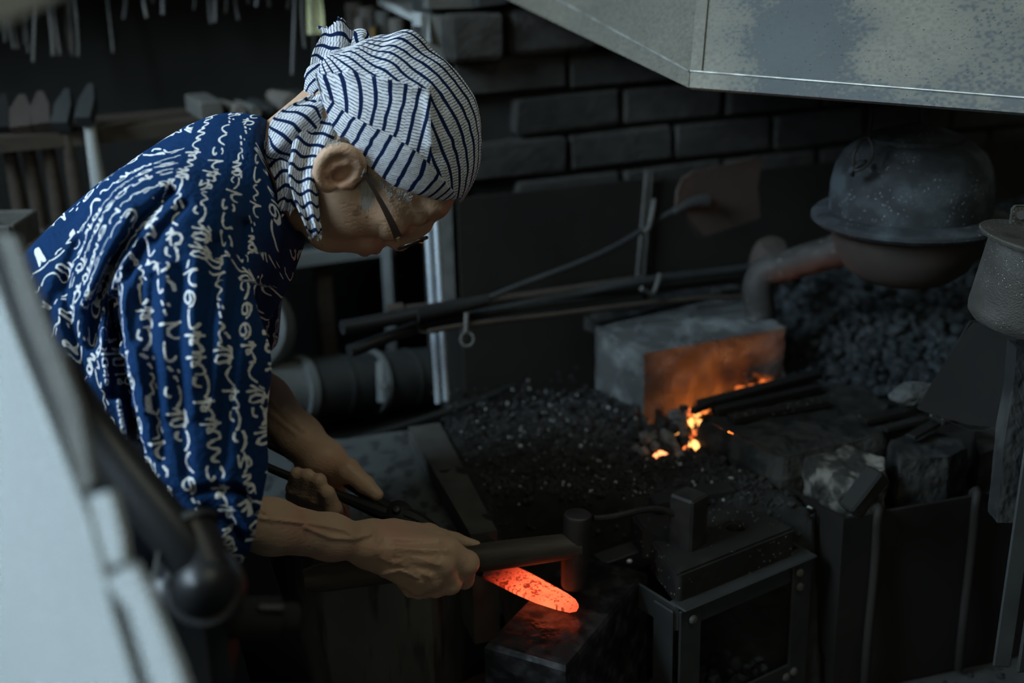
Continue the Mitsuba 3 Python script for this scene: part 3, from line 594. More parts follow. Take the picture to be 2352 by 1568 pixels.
bar([at(2150, 965, hS + .02), at(2265, 930, hS + .026)], .030, .006, 'wide iron scrap nearest the leaning plate', 'm_dustiron')

# steel post at the right edge
q0, q1 = P(2349, 1060, 1.47), P(2287, 1490, 1.52)
post = thing('angle_post', 'grey angle iron post at the right edge of the picture', 'post')
qd = (q0 - q1); top_, bot_ = q1 + qd * 2.1, np.array([*(q1 - qd * .25)[:2], .0])
add('flange', beam(top_ + [.010, 0, 0], q1 - qd * .1 + [.010, 0, 0], .004, .022, (1, 0, 0)), 'm_dimsteel', post)
add('flange', beam(top_ + [.045, -.01, 0], q1 - qd * .1 + [.045, -.01, 0], .05, .005, (.3, -1, 0)), 'm_dimsteel', post)

# ------------------------------------------------------------------ swage block on its angle iron stand, set tool on it
SW = .258
c0, c1, c2, c3 = at(1556, 1320, SW), at(1828, 1212, SW), at(1700, 1146, SW), at(1446, 1176, SW)
from shapely.geometry import Polygon, Point
ex = (c1 - c0) / np.linalg.norm(c1 - c0); ey = np.array([-ex[1], ex[0], 0])
def loc(q): return np.array([(q - c0) @ ex, (q - c0) @ ey])
pl = Polygon([loc(c0), loc(c1), loc(c2), loc(c3)]).buffer(-.006).buffer(.006)
for x, y, r_ in ((1800, 1180, .022), (1745, 1152, .016), (1590, 1130, .02), (1480, 1228, .016)):
    pl = pl.difference(Point(*loc(at(x, y - 12 if x > 1700 else y, SW))).buffer(r_))
pl = pl.difference(Point(*loc(at(1689, 1208, SW))).buffer(.0125)).buffer(-.003).buffer(.003)
if pl.geom_type != 'Polygon': pl = max(pl.geoms, key=lambda g: g.area)
from shapely import affinity
def slabm(poly, h): return trimesh.creation.extrude_polygon(poly, h, engine='earcut')
body = cat([slabm(pl, .039)])
body.apply_translation([0, 0, -.042])
topb = slabm(pl.buffer(-.003), .0035); topb.apply_translation([0, 0, -.0035])
MM = np.eye(4); MM[:3, 0], MM[:3, 1], MM[:3, 3] = ex, ey, c0
SB = thing('swage_block', 'heavy black swage block with a hole and scalloped edge, on the angle iron stand', 'swage block')
add('body', put(rough(body, .0008, 60, 1, maxedge=.012), MM), 'm_dustiron', SB, smooth=30)
add('face', put(rough(topb, .0006, 60, 2, maxedge=.012), MM), 'm_dustiron', SB, smooth=30)
SH = SW - .045
stand = thing('angle_stand', 'angle iron stand with bolted corners under the swage block', 'stand')
g0 = c0 - ex * .004 - ey * .004; g1 = c1 + ex * .024 - ey * .004
g2 = g1 + ey * .145; g3 = g0 + ey * .15
z3 = lambda q, h: np.array([q[0], q[1], h])
def bolt(pos, nrm):
    return lathe([(0, .004), (.0035, .0038), (.0058, .002), (.0062, 0), (0, 0)], 14), frame(pos, np.cross(nrm, [0, 0, 1]), nrm)
fn_ = -ey
for (a, b, nm) in ((g0, g1, 'front'), (g3, g2, 'back')):
    add('rail', beam(z3(a, SH - .012), z3(b, SH - .012), .004, .036), 'm_dimsteel', stand)
    add('rail', beam(z3(a, SH + .004), z3(b, SH + .004), .03, .004), 'm_dimsteel', stand)
    add('rail', beam(z3(a, .045) + fn_ * .004 * (1 if nm == 'front' else -1), z3(b, .045) + fn_ * .004 * (1 if nm == 'front' else -1), .004, .036), 'm_dimsteel', stand)
for (a, b) in ((g0, g3), (g1, g2)):
    add('rail', beam(z3(a, SH - .012), z3(b, SH - .012), .004, .036), 'm_dimsteel', stand)
    add('rail', beam(z3(a, .045), z3(b, .045), .004, .034), 'm_dimsteel', stand)
for q, sx, sy in ((g0, 1, 1), (g1, -1, 1), (g2, -1, -1), (g3, 1, -1)):
    lm = cat([beam(z3(q + ex * sx * .018 - ey * sy * .005, .0), z3(q + ex * sx * .018 - ey * sy * .005, SH), .036, .004, ey), beam(z3(q - ex * sx * .005 + ey * sy * .018, 0), z3(q - ex * sx * .005 + ey * sy * .018, SH), .004, .036, ey)])
    add('leg', lm, 'm_dimsteel', stand)
bolts = [z3(g1 - ex * .026 - ey * .008, SH - .014), z3(g1 - ex * .024 - ey * .008, SH - .036), z3(g1 - ex * .026 - ey * .007, .049), z3(g1 - ex * .040 - ey * .007, .046), z3(g0 + ex * .020 - ey * .008, SH - .016)]
for q in bolts:
    m, M = bolt(q, fn_); add('bolt', m, 'm_oldgrey', stand, smooth=30, M=M)
vs = []
for k in range(160):
    s = r2.uniform(.006, .012); R = trimesh.transformations.random_rotation_matrix(r2.random(3))[:3, :3]; m = rock(600 + k % 6, 0, .25)
    c = g0 + ex * r2.uniform(.0, .2) + ey * r2.uniform(.02, .15)
    vs.append(trimesh.Trimesh(m.vertices @ R.T * s + [c[0], c[1], .01 + r2.uniform(0, .05) * r2.random()], m.faces, process=False))
add('clinker', cat(vs), 'm_coal', label='black clinker heaped inside the stand', cat_='clinker', kind='stuff')
tool = thing('set_tool', 'square headed set tool with a thin rod handle standing on the swage block', 'set tool')
tb, tt = P(1572, 1258, 1.60), P(1590, 1135, 1.585)
add('head', rough(put(cbox(.036, .036, .078, .003), frame((tb + tt) / 2, ex + ey * .2, (tt - tb))), .0005, 60, 1, maxedge=.012), 'm_iron', tool, smooth=30)
add('handle', tube(spline([P(1362, 1190, 1.53), P(1440, 1179, 1.55), P(1500, 1169, 1.57), P(1530, 1173, 1.58), P(1560, 1190, 1.59)], 40), .0042), 'm_iron', tool)
add('flat_iron', put(cbox(.115, .03, .016, .002), frame(P(1590, 1140, 1.70), (.95, .25, .03))), 'm_soot', label='flat iron bar lying behind the set tool', cat_='bar')

# ------------------------------------------------------------------ anvil
AV = .222
a0, a1, a2 = at(1112, 1480, AV), at(1299, 1535, AV), at(1488, 1310, AV)
a3 = a0 + (a2 - a1)
anv = thing('anvil', 'square black steel anvil block under the glowing blade', 'anvil')
lowa = [q - [0, 0, .30] for q in (a0, a1, a2, a3)]
def bev(top, b=.0045):
    c = np.mean(top, 0); pts = []
    for q in top:
        d = c - q; d /= np.linalg.norm(d)
        pts += [q + d * b * 1.4, q - [0, 0, b]]
    return pts
add('block', rough(fixhull(np.vstack([bev([a0, a1, a2, a3]), lowa])), .0007, 45, 2, maxedge=.012), 'm_anvil', anv, smooth=30)
add('stump', put(rough(lathe([(0, .0), (.16, 0), (.185, -.03), (.20, -.25), (.21, -.62), (0, -.62)], 40), .006, 12, 3, maxedge=.05), frame(z3((a0 + a2) / 2 - (a1 - a0) * .35, .03), (1, 0, 0))), 'm_wooddark', anv, smooth=40)
add('bright_scale', put(rough(trimesh.creation.icosphere(1), .3, 2, 4, 1), frame(at(1446, 1288, AV + .003), (1, 0, 0)) @ np.diag([.004, .003, .003, 1])), 'm_bluesteel', label='tiny bright scale flake on the rear edge of the anvil', cat_='scale flake')

# glowing blade
bl = [(1098, 1300), (1130, 1293), (1181, 1299), (1215, 1314), (1260, 1338), (1303, 1362), (1322, 1376), (1329, 1388), (1324, 1397), (1308, 1400), (1280, 1394), (1230, 1378), (1180, 1356), (1135, 1333), (1098, 1316)]
bh = AV + .016
top = [at(x, y, bh) for x, y in bl]
tipq, rootq = at(1329, 1388, bh), at(1098, 1308, bh); bdir = (tipq - rootq) / np.linalg.norm(tipq - rootq)
rx_, ry_, rz_ = map(float, rootq); dx_, dy_, dz_ = map(float, bdir)
def hotblade(p, n, uv):
    t = ((p.x - rx_) * dx_ + (p.y - ry_) * dy_ + (p.z - rz_) * dz_) / float(np.linalg.norm(tipq - rootq))
    heat = SS(.06, .55, t) * (1 - .35 * SS(.85, 1.03, t)) * (.82 + .3 * N(p.x * 60, p.y * 60, 3))
    sc = SS(.585, .635, FB(p.x * 230, p.y * 230, 2., 3)) * SS(.35, .62, N(p.x * 45 + 4, p.y * 45, 7)) + SS(.66, .74, FB(p.x * 420, p.y * 420, 1., 2)) * .8
    edge = 1 - .72 * dr.clip(sc, 0, 1)
    return MIX((.85, .045, .012), (1.0, .17, .062), heat * edge) * (heat * edge * 1.35) + mi.Color3f(.3, 0, 0) * (heat * edge)
hb = thing('glowing_blade', 'red hot knife blade held in the tongs over the anvil', 'blade')
bm = prism(top, (0, 0, -.004))
bm = trimesh.Trimesh(bm.vertices, bm.faces)
v, f_ = trimesh.remesh.subdivide_to_size(bm.vertices, bm.faces, .006, max_iter=12)
add('blade', trimesh.Trimesh(v, f_, process=False), 'm_hotsteel', hb, light={'type': 'area', 'radiance': mikit.proc(hotblade), 'sampling_weight': 4.})
add('tang', beam(at(1108, 1306, bh - .001), at(985, 1262, bh + .012), .016, .004), 'm_iron', hb)

# ------------------------------------------------------------------ hammer in the right hand
HAFT0, HAFT1 = P(698, 1332, 1.455), P(1330, 1251, 1.525)
ham = thing('forging_hammer', 'forging hammer with cylindrical head and dark wooden handle, held over the blade', 'hammer')
hd = HAFT1 - HAFT0
ts = np.linspace(0, 1, 24)
add('handle', tube(HAFT0 + ts[:, None] * hd, np.interp(ts, [0, .03, .06, .5, .75, .95, 1], [.0125, .0155, .0165, .0165, .0172, .0160, .0150]), 20), 'm_hammerwood', ham, smooth=40)
hax = P(1327, 1185, 1.515) - P(1318, 1338, 1.545); hl_ = np.linalg.norm(hax); hax /= hl_
Mh = frame(P(1322, 1263, 1.53), hd - hax * (hd @ hax), hax)
hh = hl_ / 2 + .004
add('head', lathe([(0, hh), (.0145, hh), (.0165, hh - .0015), (.0172, hh - .004), (.0165, hh - .02), (.0170, .012), (.0178, 0), (.0172, -.014), (.0160, -hh + .012), (.0158, -hh + .003), (.0145, -hh), (0, -hh)], 40), 'm_iron', ham, smooth=35, M=Mh)

# tongs in the left hand
tg = thing('blacksmith_tongs', 'long black tongs held in the left hand, gripping the blade', 'tongs')
RIV = P(915, 1182, 1.525)
add('rein', tube(spline([P(480, 935, 1.60), P(560, 988, 1.595), P(700, 1062, 1.575), P(800, 1112, 1.555), P(865, 1150, 1.538), RIV + [0, 0, .001]], 40), np.interp(np.linspace(0, 1, 40), [0, .7, .9, 1], [.0045, .0055, .0085, .009])), 'm_blackiron', tg)
add('rein', tube(spline([P(470, 1008, 1.56), P(555, 1046, 1.555), P(680, 1100, 1.545), P(780, 1138, 1.538), P(850, 1166, 1.53), RIV - [0, 0, .004]], 40), np.interp(np.linspace(0, 1, 40), [0, .7, .9, 1], [.0045, .0060, .0095, .010])), 'm_blackiron', tg)
add('boss', put(lathe([(0, .012), (.009, .011), (.0165, .007), (.018, 0), (.0165, -.008), (0, -.012)], 24), frame(RIV, (1, 0, 0), (-.1, -.6, .8))), 'm_blackiron', tg, smooth=40)
add('rivet', put(lathe([(0, .005), (.004, .004), (.006, 0), (0, 0)], 16), frame(RIV + np.array([-.1, -.6, .8]) * .012, (1, 0, 0), (-.1, -.6, .8))), 'm_iron', tg, smooth=40)
add('jaw', tube(spline([RIV, P(950, 1192, 1.522), P(985, 1212, 1.52), P(1040, 1255, 1.52), P(1112, 1300, 1.525)], 24), np.interp(np.linspace(0, 1, 24), [0, .3, 1], [.012, .010, .006])), 'm_blackiron', tg)
add('jaw', tube(spline([RIV, P(940, 1203, 1.52), P(975, 1226, 1.515), P(1030, 1270, 1.515), P(1110, 1312, 1.52)], 24), np.interp(np.linspace(0, 1, 24), [0, .3, 1], [.012, .010, .006])), 'm_blackiron', tg)

# ------------------------------------------------------------------ long tools hung in front of the wall sheets
sh = thing('shovel', 'long handled shovel hung on hooks in front of the wall', 'shovel')
add('grip', tube(spline([P(786, 752, 1.90), P(870, 737, 1.93), P(960, 719, 1.96), P(1060, 700, 1.99)], 20), .0115, 14), 'm_blackpaint', sh)
add('grip', tube(spline([P(955, 723, 1.955), P(1060, 702, 1.985), P(1120, 688, 2.0)], 12), np.linspace(.0135, .009, 12), 14), 'm_soot', sh, label='thicker dark sleeve of the handle')
add('shaft', tube(spline([P(1100, 695, 1.995), P(1250, 634, 2.03), P(1450, 545, 2.08), P(1555, 482, 2.11), P(1600, 470, 2.12)], 30), .0052), 'm_dimsteel', sh)
add('socket', tube(spline([P(1545, 490, 2.108), P(1580, 470, 2.115), P(1625, 462, 2.125)], 12), np.linspace(.007, .012, 12)), 'm_dimsteel', sh)
sp_ = [(1553, 472), (1556, 438), (1568, 412), (1590, 395), (1640, 384), (1700, 371), (1738, 361), (1740, 430), (1744, 500), (1690, 518), (1605, 543), (1590, 520), (1575, 490)]
add('blade', rough(prism([P(x, y, 2.10 + .10 * (x - 1553) / 190 + .02 * ((y - 450) / 90) ** 2) for x, y in sp_], WN * -.004), .001, 20, 1, maxedge=.03), 'm_shovel', sh, smooth=35)
pk = thing('fire_poker', 'long dark pipe handled poker hung below the shovel', 'poker')
add('grip', tube(spline([P(802, 806, 1.935), P(870, 782, 1.960), P(960, 750, 1.985), P(1060, 730, 2.015)], 20), np.interp(np.linspace(0, 1, 20), [0, 1], [.0105, .0095]), 14), 'm_blackpaint', pk)
add('shaft', tube(spline([P(1050, 732, 2.013), P(1250, 690, 2.065), P(1480, 645, 2.10), P(1640, 626, 2.15), P(1770, 608, 2.2)], 30), .0078), 'm_dimsteel', pk)
add('guard', tube(spline([P(955, 712, 1.980), P(958, 740, 1.977), P(963, 757, 1.978), P(985, 761, 1.982)], 14), .0025), 'm_oldgrey', pk)
wb = thing('wooden_tool_handle', 'brownish wooden tool handle hung behind the shovel grip', 'handle')
add('shaft', tube([P(905, 712, 2.02), P(1200, 680, 2.10), P(1480, 640, 2.16)], .0065), 'm_wooddark', wb)
add('end', tube([P(890, 714, 2.018), P(925, 709, 2.025)], .0105), 'm_wooddark', wb)
add('rod_tool', tube(spline([P(985, 761, 1.947), P(1060, 748, 1.97), P(1250, 725, 2.03), P(1450, 700, 2.08), P(1720, 682, 2.15)], 20), .0042), 'm_wooddark', label='thin rod tool below the pokers, running to the slab', cat_='rod')
add('rod_tool', tube(spline([P(1000, 740, 2.0), P(1250, 700, 2.06), P(1480, 668, 2.12), P(1740, 640, 2.2)], 20), .0055), 'm_soot', label='black bar hung between the two pokers', cat_='rod')
add('wall_hook', tube(spline([P(1503, 460, 2.10), P(1500, 480, 2.09), P(1493, 515, 2.08), P(1486, 529, 2.075), P(1478, 532, 2.075)], 16), .0042), 'm_oldgrey', label='bent wall hook holding the shovel shaft', cat_='hook')
add('wall_hook', tube([P(1516, 630, 2.09), P(1512, 645, 2.085), P(1504, 668, 2.08), P(1499, 674, 2.078), P(1490, 671, 2.075), P(1473, 662, 2.065)], .0042), 'm_oldgrey', label='bent wall hook holding the poker pipe', cat_='hook')
hk = thing('ring_hook', 'small hook with a hanging ring below the tool handles', 'hook')
add('stem', tube([P(1072, 718, 1.97), P(1070, 762, 1.97)], .004), 'm_oldgrey', hk)
add('ring', tube(np.array([P(1073 + 15 * math.cos(a), 779 + 16 * math.sin(a), 1.972) for a in np.linspace(0, 2 * math.pi, 26)]), .0022), 'm_oldgrey', hk)

# ------------------------------------------------------------------ steel rack post and guide rails at the wall's left end
zp = 2.10
rk = thing('steel_rack', 'grey steel rack with a pale top beam at the left end of the brick wall', 'rack')
def post_at(xa, xb, yt, yb, z, th, m, name, lab=None):
    a, b = P((xa + xb) / 2, yt, z), P((xa + xb) / 2, yt, z); w = (xb - xa) / FPX * z
    bot = a - [0, 0, (yb - yt) / FPX * z / .93]
    return add(name, prism([P(xa, yt, z), P(xb, yt, z), P(xb, yt, z) - [0, 0, a[2] - bot[2]], P(xa, yt, z) - [0, 0, a[2] - bot[2]]], WN * -th), m, rk, label=lab)
post_at(984, 1020, 36, 690, 2.09, .04, 'm_oldgrey', 'post')
post_at(1014, 1050, 110, 690, 2.16, .03, 'm_dimsteel', 'post')
add('beam', prism([P(868, -6, 2.42), P(1003, 38, 2.09), P(1018, 36, 2.10), P(935, -16, 2.42)], (0, 0, -.012)), 'm_oldgrey', rk)
add('beam_web', prism([P(868, -4, 2.418), P(956, 30, 2.20), P(956, 52, 2.20), P(868, 10, 2.418)], (.002, .004, 0)), 'm_paleframe', rk)
add('beam_web', prism([P(946, 26, 2.20), P(985, 36, 2.088), P(985, 98, 2.088), P(973, 92, 2.12), P(973, 62, 2.12), P(958, 58, 2.20), P(958, 88, 2.20), P(946, 90, 2.20)], (.002, .004, 0)), 'm_paleframe', rk)
for xt, xb, y0, y1, wid in ((978, 989, 470, 690, 11), (1000, 1008, 470, 690, 12)):
    pass
for i, (x0, y0, x1, y1, r_) in enumerate(((975, 430, 1006, 926, .0050), (997, 430, 1025, 920, .0050))):
    add('guide_rail', tube([P(x0, y0, 2.02), P(x1, y1, 2.05)], r_, 10), 'm_bluesteel', label=f'bluish steel upright rail by the rack, {"left" if i == 0 else "right"} one of the two', cat_='rail')
rolls = [(812, 6, 130, 20), (842, 16, 140, 22), (880, 26, 150, 19), (912, 42, 150, 20), (828, 40, 150, 14)]
for i, (x, y0, y1, r_) in enumerate(rolls):
    z = 2.42 - .02 * i; r_ = r_ / FPX * z
    add('brown_roll', put(lathe([(0, 0), (r_ * .55, .0), (r_ * .6, -.004), (r_ * .62, 0), (r_ * .94, 0), (r_, -.005), (r_, -.22), (0, -.22)], 24), frame(P(x, y0, z), (1, 0, 0), (.04 * (i % 3 - 1), 0, 1))), 'm_brownroll' if i != 2 else 'm_oldgrey', smooth=40,
        label=['leftmost brown round billet standing on the rack shelf', 'tall brown billet standing second on the rack shelf', 'greyish billet standing third on the rack shelf', 'brown billet nearest the pale rack beam', 'short brown billet in front of the others on the rack shelf'][i], cat_='billet')
add('rack_shelf', prism([P(770, 150, 2.5), P(990, 200, 2.2), P(1000, 180, 2.35), P(780, 120, 2.6)], (0, 0, -.02)), 'm_soot', label='dark rack shelf under the brown billets', cat_='shelf')
add('orange_plug', put(cbox(.012, .012, .03, .003), frame(P(857, 80, 2.34), (1, 0, 0))), 'm_brass', label='small orange brown plug hanging before the billets', cat_='plug')
tp = [(704, -8), (738, -8), (742, 20), (745, 55), (740, 78), (706, 79)]
add('paper_tag', prism([P(x, y, 2.33) for x, y in tp], (.0, .003, 0)), 'm_paper', label='yellowish hanging tag among the wires, left of the rack', cat_='tag')
# beams above the brick wall
add('ledge_plank', prism([wallpix(985, 20, .02), wallpix(1100, 18, .02), wallpix(1100, -30, .02), wallpix(985, -30, .02)], -WN * .03), 'm_oldgrey', label='grey plank end above the loose half brick', cat_='plank')
add('ledge_box', prism([wallpix(1100, 16, .05), wallpix(1165, 8, .05), wallpix(1165, -40, .05), wallpix(1100, -40, .05)], -WN * .06), 'm_dimsteel', label='dark box on top of the brick wall beside the hood', cat_='box')

# ------------------------------------------------------------------ bench frame, blower disc and duct behind the smith
bf = thing('bench_frame', 'grey angle iron bench frame behind the face of the smith', 'frame')
u0, u1 = P(560, 612, 2.35), P(905, 566, 2.45)
add('rail', beam(u0, u1, .02, .030), 'm_greypaint', bf)
add('leg', beam(P(888, 566, 2.44), P(888, 566, 2.44) - [0, 0, .62], .030, .02), 'm_greypaint', bf)
add('leg', beam(P(600, 600, 2.36), P(600, 600, 2.36) - [0, 0, .60], .030, .02), 'm_greypaint', bf)
add('rail', beam(P(560, 560, 2.5), P(905, 530, 2.58), .02, .02), 'm_greypaint', bf)
add('shelf_board', prism([u0 + [0, 0, .012], u1 + [0, 0, .012], P(905, 530, 2.58), P(560, 560, 2.5)], (0, 0, .008)), 'm_dimsteel', bf)
dk = thing('blower_disc', 'grey round blower housing half hidden behind the shirt', 'blower')
dc = P(560, 755, 2.18)
add('housing', lathe([(0, .03), (.055, .03), (.077, .027), (.082, .020), (.083, .01), (.083, -.04), (0, -.04)], 60), 'm_greypaint', dk, smooth=35, M=frame(dc, (1, 0, 0), P(700, 700, 1.2) - dc))
add('stand', beam(dc + [0, .03, -.05], np.array([dc[0], dc[1] + .03, .10]), .06, .04), 'm_soot', dk)
du = thing('blower_duct', 'dark grey round duct running from the blower towards the hearth', 'duct')
d0, d1 = P(640, 900, 2.20), P(1010, 862, 2.40); dv = d1 - d0
def seg(t0, t1, r_, name, m='m_dimsteel', lab=None):
    add(name, tube([d0 + dv * t0, d0 + dv * (t0 + t1) / 2, d0 + dv * t1], r_, 40), m, du, smooth=40, label=lab)
seg(-.25, .12, .049, 'pipe', 'm_greypaint'); seg(.105, .15, .060, 'flange', 'm_greypaint'); seg(.15, .36, .056, 'pipe'); seg(.35, .37, .058, 'joint_ring'); seg(.37, .60, .056, 'pipe'); seg(.55, .58, .060, 'clamp_band', 'm_greypaint'); seg(.60, .78, .055, 'pipe'); seg(.775, .79, .057, 'joint_ring'); seg(.79, 1.1, .055, 'pipe')
add('bracket', beam(P(873, 830, 2.22), P(876, 925, 2.22), .014, .006), 'm_greypaint', du)
add('wing_bolt', tube([P(876, 885, 2.21), P(893, 890, 2.19)], .006), 'm_oldgrey', du)
add('duct_base', put(cbox(.46, .13, .5, .01), frame(P(770, 985, 2.30) - [0, 0, .25], dv * [1, 1, 0])), 'm_soot', label='black plinth under the blower duct', cat_='plinth')

# ------------------------------------------------------------------ hammer rack on the left
hs = .695
r0, r1 = at(-60, 322, hs), at(760, 250, hs); rdv = (r1 - r0) / np.linalg.norm(r1 - r0); rn = np.array([rdv[1], -rdv[0], 0])
rack = thing('hammer_rack', 'long brown wooden rack plank carrying the hammers at the left', 'rack')
add('plank', rough(prism([r0, r1, r1 - rn * .06, r0 - rn * .06], (0, 0, -.024)), .0008, 20, 1, maxedge=.05), 'm_wooddark', rack, smooth=30)
add('plank', rough(prism([r0 - rn * .10, r1 - rn * .10, r1 - rn * .17, r0 - rn * .17], (0, 0, -.024)), .0008, 20, 2, maxedge=.05), 'm_wooddark', rack, smooth=30)
for t in (.02, .56, .98): add('bracket', beam(r0 + (r1 - r0) * t - rn * .09 - [0, 0, .024], r0 + (r1 - r0) * t - rn * .09 - [0, 0, .55], .03, .03, rdv), 'm_wooddark', rack)
hms = [(8, 310, 8, (.28, -1, .0), 'm_soot', 'half cut hammer at the left picture edge on the rack'), (52, 312, 14, (.35, -1, 0), 'm_castrust_glow', 'largest brownish hammer head on the rack, second from the left'),
       (97, 304, 11, (.45, -1, 0), 'm_castrust_glow', 'slanting hammer head on the rack between the largest and the upright one'), (146, 300, 9, (.0, -1, 0), 'm_dimsteel', 'upright grey hammer head on the rack with a wedge peen'), (200, 288, 8, (-.05, -1, 0), 'm_dimsteel', 'hammer head on the rack with a bright face, apart from the other four')]
for i, (x, y, hw, dr_, m, lab) in enumerate(hms):
    q = P(x, y - 38, depth(at(x, 300, hs)) - .02); hmk = thing('rack_hammer', lab, 'hammer', 'hammers hung in the rack')
    d_ = np.array([dr_[0] * .6, -1, -.80]); d_ /= np.linalg.norm(d_); w = .0078 + hw * .00065
    M = frame(q, d_, (0, -.5, 1))
    pts = [(x_, y_, z_) for x_ in (.029, .026) for y_ in (-w * (.85 if x_ > .04 else 1), w * (.85 if x_ > .04 else 1)) for z_ in (-w * .85, w * .85)] + [(-.012, s * w, z) for s in (-1, 1) for z in (-w * .9, w * .9)] + [(-.048, s * w * .30, z) for s in (-1, 1) for z in (-.010, .010)]
    add('head', put(fixhull(pts), M), m, hmk)
    eye = q + d_ * .005
    add('handle', tube([eye + [0, .004, -.005], eye + [0, .012, -.12], eye + [0, .02, -.34]], [.009, .0125, .014], 12), 'm_paleframe' if i == 4 else 'm_wooddark', hmk)
blks = [(475, 262, 27, 'm_oldgrey'), (538, 258, 17, 'm_brownroll'), (575, 255, 15, 'm_oldgrey'), (606, 250, 13, 'm_dimsteel'), (658, 246, 25, 'm_brownroll'), (700, 238, 18, 'm_dimsteel')]
bl_names = ['square grey hammer block at the left of the right hand group on the rack', 'round brownish hammer second in the right hand group on the rack', 'grey hammer third in the right hand group on the rack', 'thin hammer fourth in the right hand group on the rack', 'wide round hammer fifth in the right hand group on the rack', 'dark hammer next to the head cloth on the rack']
for i, (x, y, hw, m) in enumerate(blks):
    q = at(x + 10, y + 14, hs); w = hw / FPX * depth(q); hmk = thing('rack_hammer', bl_names[i], 'hammer', 'hammers hung in the rack')
    d_ = np.array([.45, -1, 0.]); d_ /= np.linalg.norm(d_)
    base = q + [0, 0, w * .85]
    if i in (1, 2, 4):
        mm = tube([base - d_ * .13, base - d_ * .03, base + d_ * .006, base + d_ * .012], [w * .55, w * .95, w, w * .88], 18)
    else: mm = put(cbox(.13, w * 2, w * 1.6, .003), frame(base - d_ * .05, d_))
    add('head', mm, m, hmk, smooth=35)
    add('handle', tube([base - d_ * .09, base - d_ * .09 - [0, 0, .30]], .0105, 12), 'm_soot', hmk)

# rods hanging from a rail above the picture
hr_ = thing('hanging_rail', 'rail from which the thin rods hang, with an added board shading the wall, above the picture', 'rail')
add('bar', beam(P(-200, -70, 2.36), P(900, -70, 2.36), .03, .03), 'm_soot', hr_)
q_ = P(-300, -78, 2.40); add('shelf_board', put(cbox(2.2, .34, .025, .002), frame(np.array([-.95, 2.44, q_[2] + .03]), (1, 0, 0))), 'm_soot', hr_)  # added board out of view, keeps the wall behind the rods in shade
wz = [(32, 112, -18, 1), (41, 112, -25, 1), (56, 103, -16, 1), (66, 122, -6, 1), (76, 142, 4, 2), (122, 128, -18, 2), (138, 126, -12, 2), (166, 128, -8, 2), (180, 130, -14, 1), (178, 42, -4, 1), (260, 121, -14, 1), (284, 44, 0, 2), (337, 41, -8, 2), (374, 34, 0, 3), (445, 22, -3, 1), (485, 54, 0, 2), (494, 51, 0, 2), (517, 30, -3, 1), (548, 46, -8, 2), (570, 9, -2, 1), (588, 15, -2, 2), (619, 15, -3, 1), (671, 172, 5, 2), (660, 20, 2, 1), (700, 110, -3, 1), (722, 135, -6, 1), (350, 6, 0, 1), (160, 118, -6, 1), (12, 96, -8, 1)]
for i, (x, y, dx, k) in enumerate(wz):
    z = 2.30 + .02 * (i % 4)
    a, b = P(x + dx * (y + 70) / 130, -70, z), P(x, y, z)
    add('hanging_rod', tube(spline([a, (a + b) / 2 + [.004 * ((i * 7) % 3 - 1), 0, 0], b], 8), .0016 + .0006 * k, 6), 'm_wire' if k > 1 else 'm_oldgrey', label='longest of the thin hanging rods, left of the yellowish tag' if y == 172 else 'thin metal rod hanging from above at the upper left', cat_='rod', group=None if y == 172 else 'thin rods hanging at the upper left')

# boxes at the far left
def tray(name, x0, x1, y_top, z, dy, h, m, lab, wall_=.008):
    q0, q1 = P(x0, y_top, z), P(x1, y_top - 6, z); q1[2] = q0[2]
    d = (q1 - q0); n_ = np.array([-d[1], d[0], 0]); n_ /= np.linalg.norm(n_)
    t = thing(name, lab, 'box'); c = (q0 + q1) / 2 + n_ * dy / 2; Lx = np.linalg.norm(d)
    for nm, sx, sy, sz, off in (('box_wall', Lx, wall_, h, -n_ * dy / 2), ('box_wall', Lx, wall_, h, n_ * dy / 2), ('box_wall', wall_, dy, h, -d / 2), ('box_wall', wall_, dy, h, d / 2), ('box_floor', Lx, dy, .006, [0, 0, -h / 2])):
        add(nm, put(cbox(sx, sy, sz, .002), frame(c + off - [0, 0, h / 2], d)), m, t)
    return c
tray('storage_box', 96, 330, 530, 1.98, .18, .11, 'm_dimsteel', 'grey open box on the left behind the back of the shirt')
c_ = tray('storage_box', -60, 108, 585, 1.88, .16, .06, 'm_wooddark', 'brown open tray with a bluish piece in it at the left edge')
add('blue_scrap', put(rough(trimesh.creation.icosphere(2), .2, 2, 3, 1), frame(c_ + [.03, .0, -.03], (1, .3, 0)) @ np.diag([.022, .014, .012, 1])), 'm_bluesteel', smooth=40, label='bluish piece lying in the brown tray', cat_='scrap')
tray('storage_box', -60, 140, 622, 1.82, .16, .05, 'm_wooddark', 'lower brown tray under the tray with the bluish piece')
tray('storage_box', -90, 24, 520, 1.80, .10, .04, 'm_oldgrey', 'small grey box at the very left edge above the trays')
st_ = thing('side_table', 'grey table under the boxes at the left edge', 'table')
add('table_top', put(cbox(.5, .34, .03, .004), frame(P(-40, 648, 1.98) - [0, 0, .03], (1, .2, 0))), 'm_greypaint', st_)
for dx_t, dy_t in ((-.2, -.13), (.2, -.13), (-.2, .13), (.2, .13)):
    tq = P(-40, 648, 1.98) + [dx_t, dy_t + .2 * dx_t, -.045]
    add('leg', beam(tq, [tq[0], tq[1], PIT], .035, .035), 'm_greypaint', st_)

